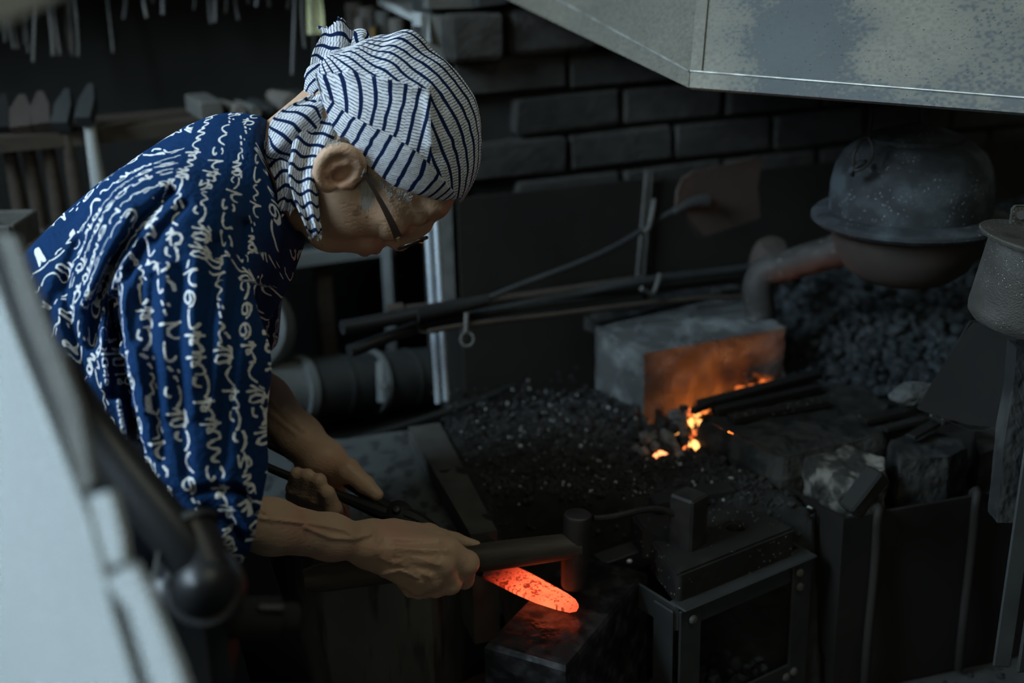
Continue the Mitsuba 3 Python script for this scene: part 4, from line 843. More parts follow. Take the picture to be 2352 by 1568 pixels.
# ------------------------------------------------------------------ machine out of focus in the foreground
mc = thing('machine_guard', 'pale grey machine guard out of focus in the left foreground', 'machine guard')
zf = .72
def fpoly(pts, z, th, m, name, lab=None):
    n_ = np.array([-.72, -.62, .30]); n_ /= np.linalg.norm(n_); o_ = P(120, 1000, z)           # the guard faces the unseen window on the left
    return add(name, prism([on_plane(x, y, o_, n_) for x, y in pts], -n_ * min(th, .004)), m, mc, label=lab)
fpoly([(-90, 560), (-30, 600), (40, 790), (120, 985), (210, 1215), (255, 1400), (335, 1660), (-90, 1660)], zf, .004, 'm_palepanel', 'panel')
fpoly([(-30, 560), (-4, 560), (60, 740), (150, 960), (240, 1180), (288, 1380), (378, 1660), (330, 1660), (250, 1400), (205, 1215), (115, 985), (35, 790)], zf + .012, .003, 'm_blackpaint', 'dark_gap_strip')  # black strip standing for the dark gap beside the panel
fpoly([(-8, 540), (32, 540), (105, 740), (178, 930), (212, 1110), (190, 1128), (140, 960), (58, 745)], zf, .004, 'm_oldgrey', 'edge_bar')
fpoly([(202, 1140), (250, 1128), (276, 1230), (282, 1290), (248, 1300)], zf - .01, .004, 'm_palepanel', 'bracket')
fpoly([(240, 1335), (300, 1290), (330, 1350), (400, 1520), (445, 1660), (372, 1660), (292, 1400)], zf, .004, 'm_palepanel', 'edge_bar')
arm = thing('jointed_machine', 'black jointed machine arm in the lower left foreground', 'machine arm')
z_ = .95
add('beam', tube(spline([P(120, 820, .92), P(185, 940, z_), P(320, 1130, z_), P(450, 1300, z_), P(500, 1400, .97)], 30), np.interp(np.linspace(0, 1, 30), [0, .1, .5, 1], [.012, .015, .019, .019]), 20), 'm_blackpaint', arm, smooth=40)
add('joint', tube([P(425, 1215, .96), P(450, 1265, .955), P(474, 1320, .95)], .0225, 28), 'm_blackpaint', arm)
add('joint_ring', tube([P(422, 1208, .961), P(428, 1222, .959)], .0262, 28), 'm_dimsteel', arm)
add('cap', lathe([(0, .020), (.012, .018), (.020, .010), (.024, 0), (.026, -.02), (0, -.02)], 28), 'm_blackpaint', arm, smooth=40, M=frame(P(468, 1345, .94), (1, 0, 0), P(500, 1330, .6) - P(468, 1345, .94)))
add('cap_ring', lathe([(.024, .004), (.030, .003), (.031, -.004), (.029, -.016), (.022, -.016)], 28), 'm_blackpaint', arm, smooth=40, M=frame(P(468, 1345, .943), (1, 0, 0), P(500, 1330, .6) - P(468, 1345, .94)))
add('housing', put(cbox(.062, .08, .11, .014), frame(P(440, 1430, 1.0), (1, .1, 0))), 'm_blackpaint', arm, smooth=40)
add('shaft', tube([P(490, 1418, .99), P(600, 1418, 1.0), P(640, 1418, 1.005)], .0165, 24), 'm_soot', arm)
add('shaft_end', tube([P(636, 1418, 1.005), P(680, 1420, 1.01), P(690, 1420, 1.011)], [.0125, .0125, .010], 24), 'm_soot', arm)
add('key', beam(P(590, 1395, .985), P(655, 1396, .99), .006, .006), 'm_dimsteel', arm)
add('plate', sheet([P(345, 1330, .93), P(360, 1265, .93), P(366, 1270, .93), P(352, 1340, .93)], .003, FW), 'm_oldgrey', arm)
add('lamp_shade', put(lathe([(.02, .05), (.05, .045), (.085, .02), (.10, -.02), (.098, -.022), (.08, .01), (.02, .04)], 40), frame(P(-270, -170, .60), (1, 0, 0), (-.2, -.35, 1))), 'm_palepanel', smooth=40, label='pale rounded lamp shade out of focus at the upper left corner', cat_='lamp shade')

# ------------------------------------------------------------------ the smith: one skin surface, cut from a distance field
def C(x, y, z): return np.array([(x - 1176) / FPX * z, (y - 784) / FPX * z, z])      # metres along right, down, forward
CW = np.stack([RT, -UPV, FW], 0)
def to_world(v): return CAM + np.asarray(v) @ CW
def smin(a, b, k):
    h = np.clip(.5 + .5 * (b - a) / k, 0, 1)
    return b * (1 - h) + a * h - k * h * (1 - h)
def smax(a, b, k): return -smin(-a, -b, k)
def cone(p, a, b, ra, rb):
    a, b = np.asarray(a), np.asarray(b); d = b - a; t = np.clip((p - a) @ d / (d @ d), 0, 1)
    return np.linalg.norm(p - a - t[:, None] * d, axis=1) - (ra + (rb - ra) * t)
def chain(p, pts, rs, k=.006):
    out = None
    for i in range(len(pts) - 1):
        d = cone(p, pts[i], pts[i + 1], rs[i], rs[i + 1])
        out = d if out is None else smin(out, d, k)
    return out
def ell(p, c, r):
    q = (p - c) / r; k0 = np.linalg.norm(q, axis=1); k1 = np.linalg.norm(q / r, axis=1)
    return k0 * (k0 - 1) / np.maximum(k1, 1e-9)
def polydist(p2, pts):
    """distance from 2-D points to a polyline"""
    pts = np.asarray(pts, float); out = np.full(len(p2), 1e9)
    for a, b in zip(pts[:-1], pts[1:]):
        d = b - a; t = np.clip((p2 - a) @ d / (d @ d + 1e-12), 0, 1)
        out = np.minimum(out, np.linalg.norm(p2 - a - t[:, None] * d, axis=1))
    return out
def nets(fn, lo, hi, h):
    """surface nets on the zero level of fn, evaluated only near the surface"""
    lo, hi = np.asarray(lo, float), np.asarray(hi, float)
    B = 6; nb = np.maximum(np.ceil((hi - lo) / (h * B)).astype(int), 1); n = nb * B + 1
    g = np.stack(np.meshgrid(*[np.arange(k) for k in nb], indexing='ij'), -1).reshape(-1, 3)
    dc = fn(lo + (g + .5) * h * B)
    D = np.empty(n, np.float32)
    sign = np.where(dc < 0, -1., 1.).reshape(nb)
    D[...] = np.pad(np.kron(sign, np.ones((B, B, B))), ((0, 1),) * 3, mode='edge')
    near = g[np.abs(dc) < h * B * 1.25 + .004]
    mask = np.zeros(n, bool)
    for a in near: mask[a[0] * B:a[0] * B + B + 1, a[1] * B:a[1] * B + B + 1, a[2] * B:a[2] * B + B + 1] = True
    idx = np.argwhere(mask)
    val = np.empty(len(idx))
    for s in range(0, len(idx), 400000): val[s:s + 400000] = fn(lo + idx[s:s + 400000] * h)
    D[mask] = val
    S = D < 0
    c = S[:-1, :-1, :-1].astype(np.int8)
    tot = sum(S[a:n[0] - 1 + a, b:n[1] - 1 + b, d:n[2] - 1 + d].astype(np.int8) for a in (0, 1) for b in (0, 1) for d in (0, 1))
    act = (tot > 0) & (tot < 8)
    cells = np.argwhere(act); vid = np.full(act.shape, -1, np.int32); vid[act] = np.arange(len(cells))
    acc, cnt = np.zeros((len(cells), 3)), np.zeros(len(cells))
    for ax in range(3):
        o1, o2 = [k for k in range(3) if k != ax]
        for u in (0, 1):
            for w in (0, 1):
                st = np.zeros(3, int); st[o1], st[o2] = u, w; en = st.copy(); en[ax] = 1
                va, vb = D[tuple((cells + st).T)], D[tuple((cells + en).T)]
                m = (va < 0) != (vb < 0)
                t = va[m] / (va[m] - vb[m])
                acc[m] += cells[m] + st + t[:, None] * (en - st); cnt[m] += 1
    v = lo + acc / cnt[:, None] * h
    quads = []
    for ax in range(3):
        o1, o2 = (ax + 1) % 3, (ax + 2) % 3
        sl = [slice(None)] * 3; sl2 = [slice(None)] * 3; sl[ax] = slice(0, n[ax] - 1); sl2[ax] = slice(1, n[ax])
        a, b = S[tuple(sl)], S[tuple(sl2)]
        e = np.argwhere(a != b); e = e[(e[:, o1] > 0) & (e[:, o2] > 0) & (e[:, o1] < n[o1] - 1) & (e[:, o2] < n[o2] - 1)]
        d1, d2 = np.zeros(3, int), np.zeros(3, int); d1[o1] = 1; d2[o2] = 1
        q = np.stack([vid[tuple((e - d1 - d2).T)], vid[tuple((e - d2).T)], vid[tuple(e.T)], vid[tuple((e - d1).T)]], 1)
        fl_ = a[tuple(e.T)]
        q[~fl_] = q[~fl_][:, ::-1]
        quads.append(q)
    q = np.vstack(quads)
    return trimesh.Trimesh(v, np.vstack([q[:, [0, 1, 2]], q[:, [0, 2, 3]]]), process=False)

# head frame: forward, up, side (towards the camera = his right)
hf = np.array([.32, .945, .28]); hf /= np.linalg.norm(hf)
hu = np.array([.95, -.32, .0]); hu -= hf * (hu @ hf); hu /= np.linalg.norm(hu)
hs_ = np.cross(hf, hu); hs_ *= -np.sign(hs_[2])
HO = C(785, 390, 1.335) - .075 * hs_
HB = np.stack([hf, hu, hs_], 0)
def hl3(p): return (p - HO) @ HB.T
def hw(f, u, s): return HO + np.array([f, u, s]) @ HB
def px_head(x, y, s=.07):
    """head coordinates f, u seen at a pixel on the side plane s"""
    o = np.array([(x - 1176) / FPX, (y - 784) / FPX, 1.]); nrm = hs_
    t = ((HO + hs_ * s) @ nrm) / (o @ nrm); q = hl3((o * t)[None])[0]
    return q[:2]
A3 = lambda *a: np.array(a, float)
def skull(q, g=0.):
    s = np.abs(q[:, 2])
    d = ell(q, A3(-.004, .066, 0), A3(.094 + g, .082 + g, .074 + g))
    return smin(d, ell(q, A3(-.028, .045, 0), A3(.072 + g, .065 + g, .068 + g)), .03)
def head_sdf(p):
    q = hl3(p); m = q.copy(); m[:, 2] = np.abs(q[:, 2])
    d = skull(q)
    d = smin(d, cone(q, A3(.050, .035, 0), A3(.058, -.022, 0), .050, .040), .025)            # mid face
    d = smin(d, cone(m, A3(-.002, -.030, .050), A3(.064, -.050, .012), .015, .014), .022)     # jaw
    d = smin(d, ell(q, A3(.071, -.044, 0), A3(.014, .015, .02)), .015)                        # chin
    d = smin(d, ell(m, A3(.068, .024, .043), A3(.026, .017, .018)), .018)                     # cheekbone
    d = smin(d, ell(m, A3(.040, -.010, .042), A3(.034, .030, .018)), .02)                     # cheek
    d = smin(d, cone(m, A3(.081, .081, .0), A3(.071, .079, .042), .011, .010), .014)          # brow
    d = smax(d, -ell(m, A3(.097, .058, .031), A3(.014, .012, .015)), .010)                    # eye socket
    d = smin(d, ell(m, A3(.077, .058, .031), A3(.0125, .0125, .0135)), .003)                  # lids
    d = smin(d, cone(q, A3(.098, .060, 0), A3(.1045, .028, 0), .008, .0120), .010)             # nose
    d = smin(d, ell(m, A3(.099, .024, .012), A3(.012, .009, .008)), .006)                     # nostril wing
    d = smax(d, -ell(m, A3(.102, .0155, .008), A3(.006, .004, .0035)), .003)
    d = smin(d, ell(q, A3(.090, -.005, 0), A3(.018, .018, .030)), .014)                        # mouth barrel
    d = smin(d, cone(m, A3(.1055, -.0005, 0), A3(.093, -.003, .022), .0052, .003), .005)         # upper lip
    d = smin(d, cone(m, A3(.103, -.0135, 0), A3(.092, -.008, .020), .0062, .003), .005)       # lower lip
    d = smax(d, -cone(m, A3(.109, -.0066, 0), A3(.095, -.0055, .021), .0012, .001), .003)
    # ears
    def ear_(q, side):
        e = q.copy(); e[:, 2] = side * q[:, 2]
        hx = [(812, 412), (825, 398), (829, 374), (815, 352), (786, 340), (755, 348), (737, 372), (733, 398), (741, 420), (752, 432)]
        ss = [.068, .074, .0825, .088, .091, .0925, .091, .087, .081, .077]
        rr = [.0040, .0046, .0052, .0056, .0060, .0060, .0058, .0056, .0066, .0060]
        pts = spline(np.array([np.r_[px_head(x, y, .082), s_] for (x, y), s_ in zip(hx, ss)]), 30)
        d = chain(e, pts, np.interp(np.linspace(0, 9, 30), np.arange(10), rr), .003)
        cpt = np.r_[px_head(783, 388, .08), .0765]
        bowl = ell(e, np.r_[px_head(781, 386, .08), .075], A3(.0235, .0245, .0115))
        d = smin(d, bowl, .007)
        ah_ = [np.r_[px_head(x, y, .082), s_] for x, y, s_ in ((818, 385, .082), (795, 362, .086), (768, 368, .087), (757, 392, .085), (764, 415, .080))]
        d = smin(d, chain(e, ah_, [.003, .0036, .004, .0038, .0032], .002), .004)
        d = smax(d, -ell(e, np.r_[px_head(783, 405, .085), .092], A3(.0100, .0175, .0165)), .004)
        d = smin(d, chain(e, [np.r_[px_head(x, y, .082), s_] for x, y, s_ in ((818, 376, .082), (795, 371, .0865), (768, 377, .087), (752, 396, .085), (756, 414, .081))], [.0030, .0042, .0046, .0042, .0036], .002), .003)
        d = smin(d, cone(e, np.r_[px_head(805, 425, .08), .076], np.r_[px_head(788, 428, .08), .079], .0045, .0035), .004)
        return d
    for side in (1, -1):
        near = np.linalg.norm(q - A3(.0, .0, .08 * side), axis=1) < .065
        if near.any(): d[near] = smin(d[near], ear_(q[near], side), .004)
    # wrinkles beside the eye and on the temple
    for (x0, y0), (x1, y1), a in (((905, 462), (935, 486), .0016), ((925, 452), (948, 490), .0014), ((960, 462), (985, 492), .0012), ((895, 505), (902, 545), .0012), ((872, 520), (868, 560), .0012)):
        dd = polydist(q[:, :2], [px_head(x0, y0, .06), px_head(x1, y1, .06)]); d = d + a * np.exp(-(dd / .0028) ** 2) * (q[:, 2] > 0)
    return d

# joints
NK0, NK1 = C(555, 440, 1.42), hw(-.03, -.01, 0)
SHn, ELn, WRn = C(405, 600, 1.295), C(492, 1186, 1.27), C(838, 1247, 1.425)
SHf, ELf, WRf = C(545, 600, 1.58), C(540, 860, 1.66), C(735, 1050, 1.575)
T1, T2, T3, T4 = C(440, 560, 1.42), C(300, 730, 1.42), C(300, 930, 1.42), C(290, 1160, 1.42)
def squash(p): q = p.copy(); q[:, 2] = 1.42 + (p[:, 2] - 1.42) * .72; return q
HAFT = lambda t: C(698 + (1330 - 698) * t, 1332 + (1251 - 1332) * t, 1.455 + .07 * t)
# right hand on the hammer handle
rh = dict(
    palm=[(C(846, 1246, 1.428), C(1026, 1262, 1.432), .0215, .0145), (C(852, 1250, 1.428), C(1012, 1292, 1.424), .0225, .0155), (C(854, 1258, 1.43), C(990, 1322, 1.428), .0220, .0150), (C(860, 1264, 1.435), C(962, 1338, 1.438), .0205, .0140), (C(865, 1232, 1.44), C(1010, 1240, 1.452), .0200, .0110)],
    index=([C(1028, 1262, 1.432), C(1073, 1292, 1.448), C(1066, 1330, 1.478), C(1030, 1322, 1.500)], [.0140, .0130, .0112, .0095]),
    middle=([C(1012, 1294, 1.424), C(1034, 1338, 1.452), C(1012, 1345, 1.484), C(985, 1325, 1.500)], [.0145, .0125, .0110, .0095]),
    ring=([C(990, 1322, 1.428), C(1000, 1346, 1.452), C(978, 1352, 1.482), C(955, 1332, 1.498)], [.0135, .0120, .0105, .009]),
    pinky=([C(962, 1338, 1.438), C(962, 1352, 1.458), C(944, 1352, 1.480), C(925, 1336, 1.494)], [.0120, .0105, .0095, .008]),
    thumb=([C(905, 1228, 1.455), C(985, 1228, 1.482), C(1045, 1242, 1.497), C(1094, 1251, 1.500)], [.0190, .0125, .0098, .0055]))
lh = dict(
    palm=[(C(742, 1055, 1.575), C(700, 1095, 1.580), .0215, .0140), (C(742, 1055, 1.575), C(722, 1105, 1.585), .0220, .0145), (C(745, 1058, 1.575), C(745, 1118, 1.585), .022, .0145), (C(748, 1060, 1.572), C(768, 1128, 1.580), .0215, .0140), (C(748, 1055, 1.568), C(785, 1090, 1.560), .0200, .0150)],
    pinky=([C(700, 1095, 1.580), C(680, 1138, 1.572), C(677, 1122, 1.540), C(682, 1088, 1.522)], [.0135, .0115, .0105, .0085]),
    ring=([C(722, 1105, 1.585), C(700, 1152, 1.575), C(700, 1130, 1.536), C(706, 1092, 1.518)], [.0140, .0120, .0112, .0090]),
    middle=([C(745, 1118, 1.585), C(728, 1165, 1.575), C(726, 1140, 1.532), C(733, 1104, 1.515)], [.0140, .0125, .0115, .0095]),
    index=([C(768, 1128, 1.580), C(778, 1178, 1.570), C(762, 1166, 1.528), C(752, 1132, 1.514)], [.0140, .0125, .0115, .0095]),
    thumb=([C(762, 1058, 1.562), C(800, 1080, 1.545), C(838, 1112, 1.538), C(866, 1136, 1.533)], [.0175, .0135, .0110, .0080]))
def hand(p, hnd, k=.010):
    d = None
    for a, b, ra, rb in hnd['palm']:
        e = cone(p, a, b, ra, rb); d = e if d is None else smin(d, e, k)
    for nm in ('index', 'middle', 'ring', 'pinky', 'thumb'):
        pts, rs = hnd[nm]
        e = chain(p, pts, rs, .004)
        e = smin(e, np.linalg.norm(p - pts[1], axis=1) - rs[1] * 1.04, .004)          # knuckle
        d = smin(d, e, .0055 if nm != 'thumb' else .010)
    return d
def mixp(a, b, t): return a + (b - a) * t
vein_n = [[(566, 1180), (600, 1190), (640, 1194), (690, 1200), (740, 1206), (790, 1216), (820, 1236), (850, 1226)], [(600, 1165), (625, 1196)], [(700, 1210), (760, 1235), (815, 1238)], [(900, 1300), (935, 1278), (970, 1284), (1000, 1296)], [(900, 1252), (950, 1262), (1005, 1262)], [(880, 1320), (920, 1310), (960, 1326)]]
vein_f = [[(600, 930), (640, 965), (680, 995)], [(620, 920), (660, 960), (690, 985)], [(650, 935), (700, 985)]]
def skin(p):
    d = np.full(len(p), 9.)
    near = np.linalg.norm(p - hw(.01, .03, 0), axis=1) < .24
    if near.any(): d[near] = head_sdf(p[near])
    neck = smin(cone(p, C(595, 425, 1.42), hw(-.040, -.005, 0), .049, .048), cone(p, C(600, 460, 1.42), hw(.020, -.040, 0), .046, .028), .025)
    d = smin(d, neck, .022)
    d = smin(d, cone(p, C(605, 480, 1.385), hw(-.020, .0, .050), .012, .013), .02)            # neck muscle
    sq = squash(p)
    d = smin(d, chain(sq, [NK0, T1, T2, T3, T4], [.036, .056, .072, .060, .070], .04), .02)
    # near arm
    d = smin(d, cone(p, SHn, ELn, .038, .026), .015)
    d = smin(d, chain(p, [ELn, mixp(ELn, WRn, .35), mixp(ELn, WRn, .75), WRn], [.0265, .0275, .0235, .0212], .015), .012)
    d = smin(d, ell(p, C(842, 1256, 1.402), A3(.012, .012, .010)), .010)                     # wrist bone
    near = np.linalg.norm(p - C(960, 1280, 1.45), axis=1) < .17
    if near.any(): d[near] = smin(d[near], hand(p[near], rh), .014)
    # far arm
    d = smin(d, cone(p, SHf, ELf, .038, .034), .02)
    d = smin(d, chain(p, [ELf, mixp(ELf, WRf, .35), mixp(ELf, WRf, .78), WRf], [.031, .034, .027, .0225], .015), .012)
    near = np.linalg.norm(p - C(750, 1100, 1.56), axis=1) < .17
    if near.any(): d[near] = smin(d[near], hand(p[near], lh), .014)
    # veins and tendons
    xy = p[:, :2] / p[:, 2:3] * FPX + A3(1176, 784)
    nearm = (p[:, 2] < 1.47) & (xy[:, 1] > 1080)
    if nearm.any():
        add_ = np.zeros(len(p))
        for vl in vein_n: add_[nearm] = np.maximum(add_[nearm], .0036 * np.exp(-(polydist(xy[nearm], vl) / 5.0) ** 2))
        for a, b in (((870, 1262), (1024, 1262)), ((872, 1270), (1010, 1293)), ((876, 1280), (985, 1322))):
            add_[nearm] = np.maximum(add_[nearm], .0026 * np.exp(-(polydist(xy[nearm], [a, b]) / 8.) ** 2))
        for a, b in (((905, 1281), (1000, 1280)), ((900, 1300), (985, 1309)), ((905, 1250), (1005, 1247))): add_[nearm] -= .0022 * np.exp(-(polydist(xy[nearm], [a, b]) / 7.) ** 2)
        for x, y, r_, a in ((1024, 1263, 13, .0035), (1008, 1295, 14, .0042), (988, 1324, 13, .0036), (960, 1340, 12, .003)):
            add_[nearm] += a * np.exp(-((xy[nearm, 0] - x) ** 2 + (xy[nearm, 1] - y) ** 2) / r_ ** 2)
        for x in (868, 875, 883): add_[nearm] -= .0007 * np.exp(-((xy[nearm, 0] - x - .12 * (xy[nearm, 1] - 1250)) / 2.4) ** 2) * (np.abs(xy[nearm, 1] - 1245) < 45)
        d = d - add_
    farm = (p[:, 2] > 1.5) & (xy[:, 1] > 880) & (xy[:, 1] < 1010)
    if farm.any():
        for vl in vein_f: d[farm] -= .0022 * np.exp(-(polydist(xy[farm], vl) / 6.) ** 2)
    return d

def skin_col(p, n, uv):
    base = MIX((.46, .30, .195), (.58, .395, .265), FB(p.x * 30, p.y * 30, p.z * 30, 3))
    red = SS(.5, .72, FB(p.x * 22 + 7, p.y * 22, p.z * 22, 3))
    base = MIX(base, (.58, .29, .21), red * .5)
    sp = .6 * SS(.84, .92, N(p.x * 260 + 3, p.y * 260, p.z * 260)) * SS(.5, .65, N(p.x * 25, p.y * 25, p.z * 25 + 9))
    for sx, sy, sz, r_ in age:
        dd = dr.sqrt(dr.square(p.x - sx) + dr.square(p.y - sy) + dr.square(p.z - sz))
        sp = dr.maximum(sp, 1 - SS(r_ * .5, r_, dd * (.7 + .6 * N(p.x * 300, p.y * 300, p.z * 300))))
    return MIX(base, (.22, .125, .075), .65 * sp)
age = [tuple(map(float, to_world(HO + np.r_[px_head(x, y, .062), s_] @ HB))) + (r_,) for x, y, s_, r_ in ((820, 488, .060, .0062), (826, 478, .060, .0040), (771, 449, .062, .0022), (825, 532, .050, .0026), (798, 466, .062, .0020), (842, 500, .058, .003))]
mat('m_skin', skin_col, .48, spec=.4, bump=lambda p, n, uv: FB(p.x * 420, p.y * 420, p.z * 420, 2), bscale=.0006, eps=4e-4, sheen=.15)

person = thing('person', 'elderly smith in a dark blue patterned shirt and striped head cloth, bending over the anvil', 'person')
sk = nets(skin, C(20, 30, 1.42) * [1, 1, 0] + [-.05, -.04, 1.13], [.12, .44, 1.76], .0022)
keep = sk.vertices[:, 1] < C(0, 1200, 1.42)[1] + .02
sk.vertices = to_world(sk.vertices)
add('body', sk, 'm_skin', person, smooth=True)

# ------------------------------------------------------------------ shirt
CUFFN = (C(580, 1196, 1.275), np.array([.94, .22, .25]))
def near_sleeve(p, g=0.):
    d = chain(p, [C(405, 565, 1.275), C(438, 850, 1.245), C(452, 1060, 1.235), C(490, 1165, 1.25), C(610, 1200, 1.30)], [.072 + g, .066 + g, .056 + g, .050 + g, .034 + g], .045)
    return d
def far_sleeve(p): return chain(p, [C(550, 590, 1.55), C(548, 740, 1.60), C(565, 900, 1.64)], [.055, .043, .036], .04)
def torso(p):
    sq = squash(p)
    d = chain(sq, [C(560, 425, 1.42), C(440, 570, 1.42), C(305, 730, 1.42), C(310, 930, 1.42), C(300, 1220, 1.42)], [.077, .098, .112, .094, .10], .06)
    d = smin(d, cone(p, C(530, 440, 1.37), C(400, 560, 1.29), .060, .070), .05)
    d = smin(d, cone(p, C(560, 450, 1.46), C(550, 590, 1.55), .058, .055), .05)
    return d
folds = [([(395, 440), (330, 500), (262, 600), (222, 700), (212, 790)], .0105, 13), ([(330, 560), (300, 620), (262, 690), (250, 800), (262, 900)], .010, 12), ([(260, 700), (278, 800), (292, 900), (312, 1010), (345, 1080)], .020, 14),
         ([(425, 470), (370, 530), (330, 600), (318, 700)], .0065, 11), ([(352, 640), (345, 760), (352, 900), (366, 1060)], .0060, 13), ([(415, 620), (405, 760), (412, 950), (430, 1090)], .0050, 14), ([(500, 560), (482, 720), (470, 900)], .0060, 16),
         ([(560, 520), (540, 700), (520, 880), (505, 1060)], .0060, 18), ([(180, 560), (120, 700), (110, 800)], .004, 14), ([(450, 1130), (500, 1120), (560, 1130)], .006, 10), ([(470, 1170), (520, 1190), (560, 1230)], .006, 9), ([(540, 1110), (575, 1150), (590, 1190)], .004, 7), ([(150, 640), (160, 740), (190, 860)], .006, 14)]
ridges = [([(300, 480), (240, 590), (190, 700)], .006, 15), ([(285, 640), (285, 740), (300, 860)], .010, 12), ([(312, 800), (330, 940), (360, 1070)], .008, 12), ([(380, 620), (372, 760), (385, 950)], .005, 14), ([(450, 600), (440, 760), (445, 950)], .004, 16), ([(520, 1105), (560, 1110)], .004, 10), ([(540, 1150), (575, 1215)], .005, 10), ([(240, 760), (250, 880)], .006, 12)]
def shirt_field(p):
    d = smin(smin(torso(p), near_sleeve(p), .03), far_sleeve(p), .03)
    near = p[:, 2] < 1.46
    xy = p[near, :2] / p[near, 2:3] * FPX + A3(1176, 784)
    ad = np.zeros(near.sum())
    for pts, a, w in folds: ad += 1.5 * a * np.exp(-(polydist(xy, pts) / w) ** 2)
    for pts, a, w in ridges: ad -= 1.3 * a * np.exp(-(polydist(xy, pts) / w) ** 2)
    t = np.clip((xy[:, 1] - 1090) / 60, 0, 1)
    ad += t * .006 * (meshkit.fbm(p[near] * [55, 70, 40], 3, 5) - .5) * 2
    d[near] += ad
    d += .004 * (meshkit.fbm(p * [22, 9, 16], 3, 8) - .5) * 2
    return d
def shirt_cut(p):
    d = shirt_field(p)
    # neck opening
    pn, nn = C(588, 283, 1.385), np.array([.945, -.33, 0])
    bulge = .012 * np.exp(-((p[:, 1] - C(0, 285, 1.42)[1]) / .03) ** 2)
    cutn = (p - pn) @ nn - bulge
    upper = p[:, 1] < C(0, 575, 1.42)[1]
    d = np.where(upper, smax(d, cutn, .004), d)
    hole = cone(p, C(705, 400, 1.42), C(790, 375, 1.42), .066, .068)
    d = smax(d, -hole, .006)
    # cuffs
    cutc = (p - CUFFN[0]) @ (CUFFN[1] / np.linalg.norm(CUFFN[1]))
    isn = near_sleeve(p) < .05
    d = np.where(isn & (p[:, 2] < 1.5), smax(d, cutc, .004), d)
    d = smax(d, -cone(p, ELn, WRn, .036, .036), .004)
    cutf = p[:, 1] - C(0, 862, 1.62)[1] - .35 * (p[:, 0] - C(600, 0, 1.62)[0])
    isf = (p[:, 2] > 1.56)
    d = np.where(isf & (p[:, 0] > C(500, 0, 1.6)[0]), smax(d, cutf, .004), d)
    d = smax(d, -cone(p, mixp(SHf, ELf, .6), mixp(ELf, WRf, .5), .041, .040), .004)
    return d
sm = nets(shirt_cut, [-.62, -.27, 1.10], [-.20, .30, 1.74], .0028)
V = sm.vertices.copy()
# print layout: columns of brushed writing run down the sleeve and, on the body, along the back
xyv = V[:, :2] / V[:, 2:3] * FPX + A3(1176, 784)
fc = V[sm.faces].mean(1); fxy = fc[:, :2] / fc[:, 2:3] * FPX + A3(1176, 784)
side_ = (fxy[:, 0] - 432) * (640 - 318) - (fxy[:, 1] - 318) * (300 - 432)          # right of the line from collar to arm pit
is_sl = ((side_ > 0) | (near_sleeve(fc) < torso(fc) - .012)) & (fc[:, 2] < 1.5)
is_yoke = is_sl & (fxy[:, 1] < 598 - (fxy[:, 0] - 430) * .10)
def sub(mask):
    f = sm.faces[mask]; ids, inv = np.unique(f, return_inverse=True)
    return ids, inv.reshape(-1, 3)
def uv_sleeve(ids, off=0.):
    p = V[ids]; ax = np.interp(p[:, 1], [C(0, 565, 1.27)[1], C(0, 850, 1.245)[1], C(0, 1165, 1.25)[1]], [C(405, 0, 1.275)[0], C(438, 0, 1.245)[0], C(490, 0, 1.25)[0]])
    r_ = .092; t = np.clip((p[:, 0] - ax) / r_, -1.35, 1.35)
    arc_ = r_ * np.where(np.abs(t) < .8, np.arcsin(np.clip(t, -.8, .8)), np.sign(t) * (math.asin(.8) + (np.abs(t) - .8) * 1.66))
    return np.stack([arc_ + .5 + off, p[:, 1] + .5 - .45 * (p[:, 2] - 1.2) * (p[:, 1] < -.06)], 1)
def uv_back(ids):
    p = V[ids]; a, b = C(560, 300, 1.42), C(60, 760, 1.42)
    d = (b - a)[:2]; L_ = np.linalg.norm(d); d /= L_; nrm = np.array([-d[1], d[0]])
    rel = p[:, :2] - a[:2]; across = np.abs(rel @ nrm)
    return np.stack([across * 1.0 + np.where(p[:, 2] < 1.42, 1, -1) * .10 + (1.42 - p[:, 2]) * .95 + .5, rel @ d + .5], 1)
glyphs = [
 [[(.2, .15), (.17, .5), (.28, .75), (.42, .6)], [(.72, .22), (.84, .5), (.8, .62)]],
 [[(.4, .02), (.36, .5), (.45, .85), (.8, .68)]],
 [[(.28, .12), (.26, .45), (.36, .5)], [(.66, .06), (.72, .45), (.5, .96)]],
 [[(.3, .05), (.32, .95)], [(.08, .36), (.42, .26), (.12, .72), (.5, .36), (.86, .48), (.78, .8), (.52, .92)]],
 [[(.15, .3), (.7, .26)], [(.42, .05), (.42, .85), (.16, .78), (.3, .55), (.8, .56), (.7, .9)], [(.82, .1), (.92, .22)]],
 [[(.1, .2), (.9, .18)], [(.58, .02), (.56, .5), (.36, .58), (.38, .4), (.6, .46), (.46, .98)]],
 [[(.2, .18), (.24, .62), (.6, .24), (.84, .46), (.6, .7)], [(.54, .05), (.56, .7), (.36, .96)]],
 [[(.52, .25), (.36, .72), (.16, .56), (.42, .18), (.8, .3), (.78, .66), (.5, .88)]],
 [[(.1, .24), (.86, .16), (.44, .5), (.48, .76), (.8, .86)]],
 [[(.66, .05), (.32, .45), (.7, .9)]],
 [[(.38, .16), (.46, .3)], [(.5, .6), (.58, .78)], [(.7, .3), (.74, .36)]],
 [[(.5, 0), (.3, .26), (.64, .48), (.36, .74), (.5, 1.0)]],
 [[(.5, 0), (.62, .3), (.4, .52), (.46, .74), (.3, .98)], [(.7, .5), (.8, .7)]],
 [[(.3, .1), (.66, .16), (.3, .46), (.72, .5), (.66, .86), (.3, .84), (.4, .66), (.8, .98)]],
]
NSEG = 14
tab = np.zeros((len(glyphs), NSEG, 4))
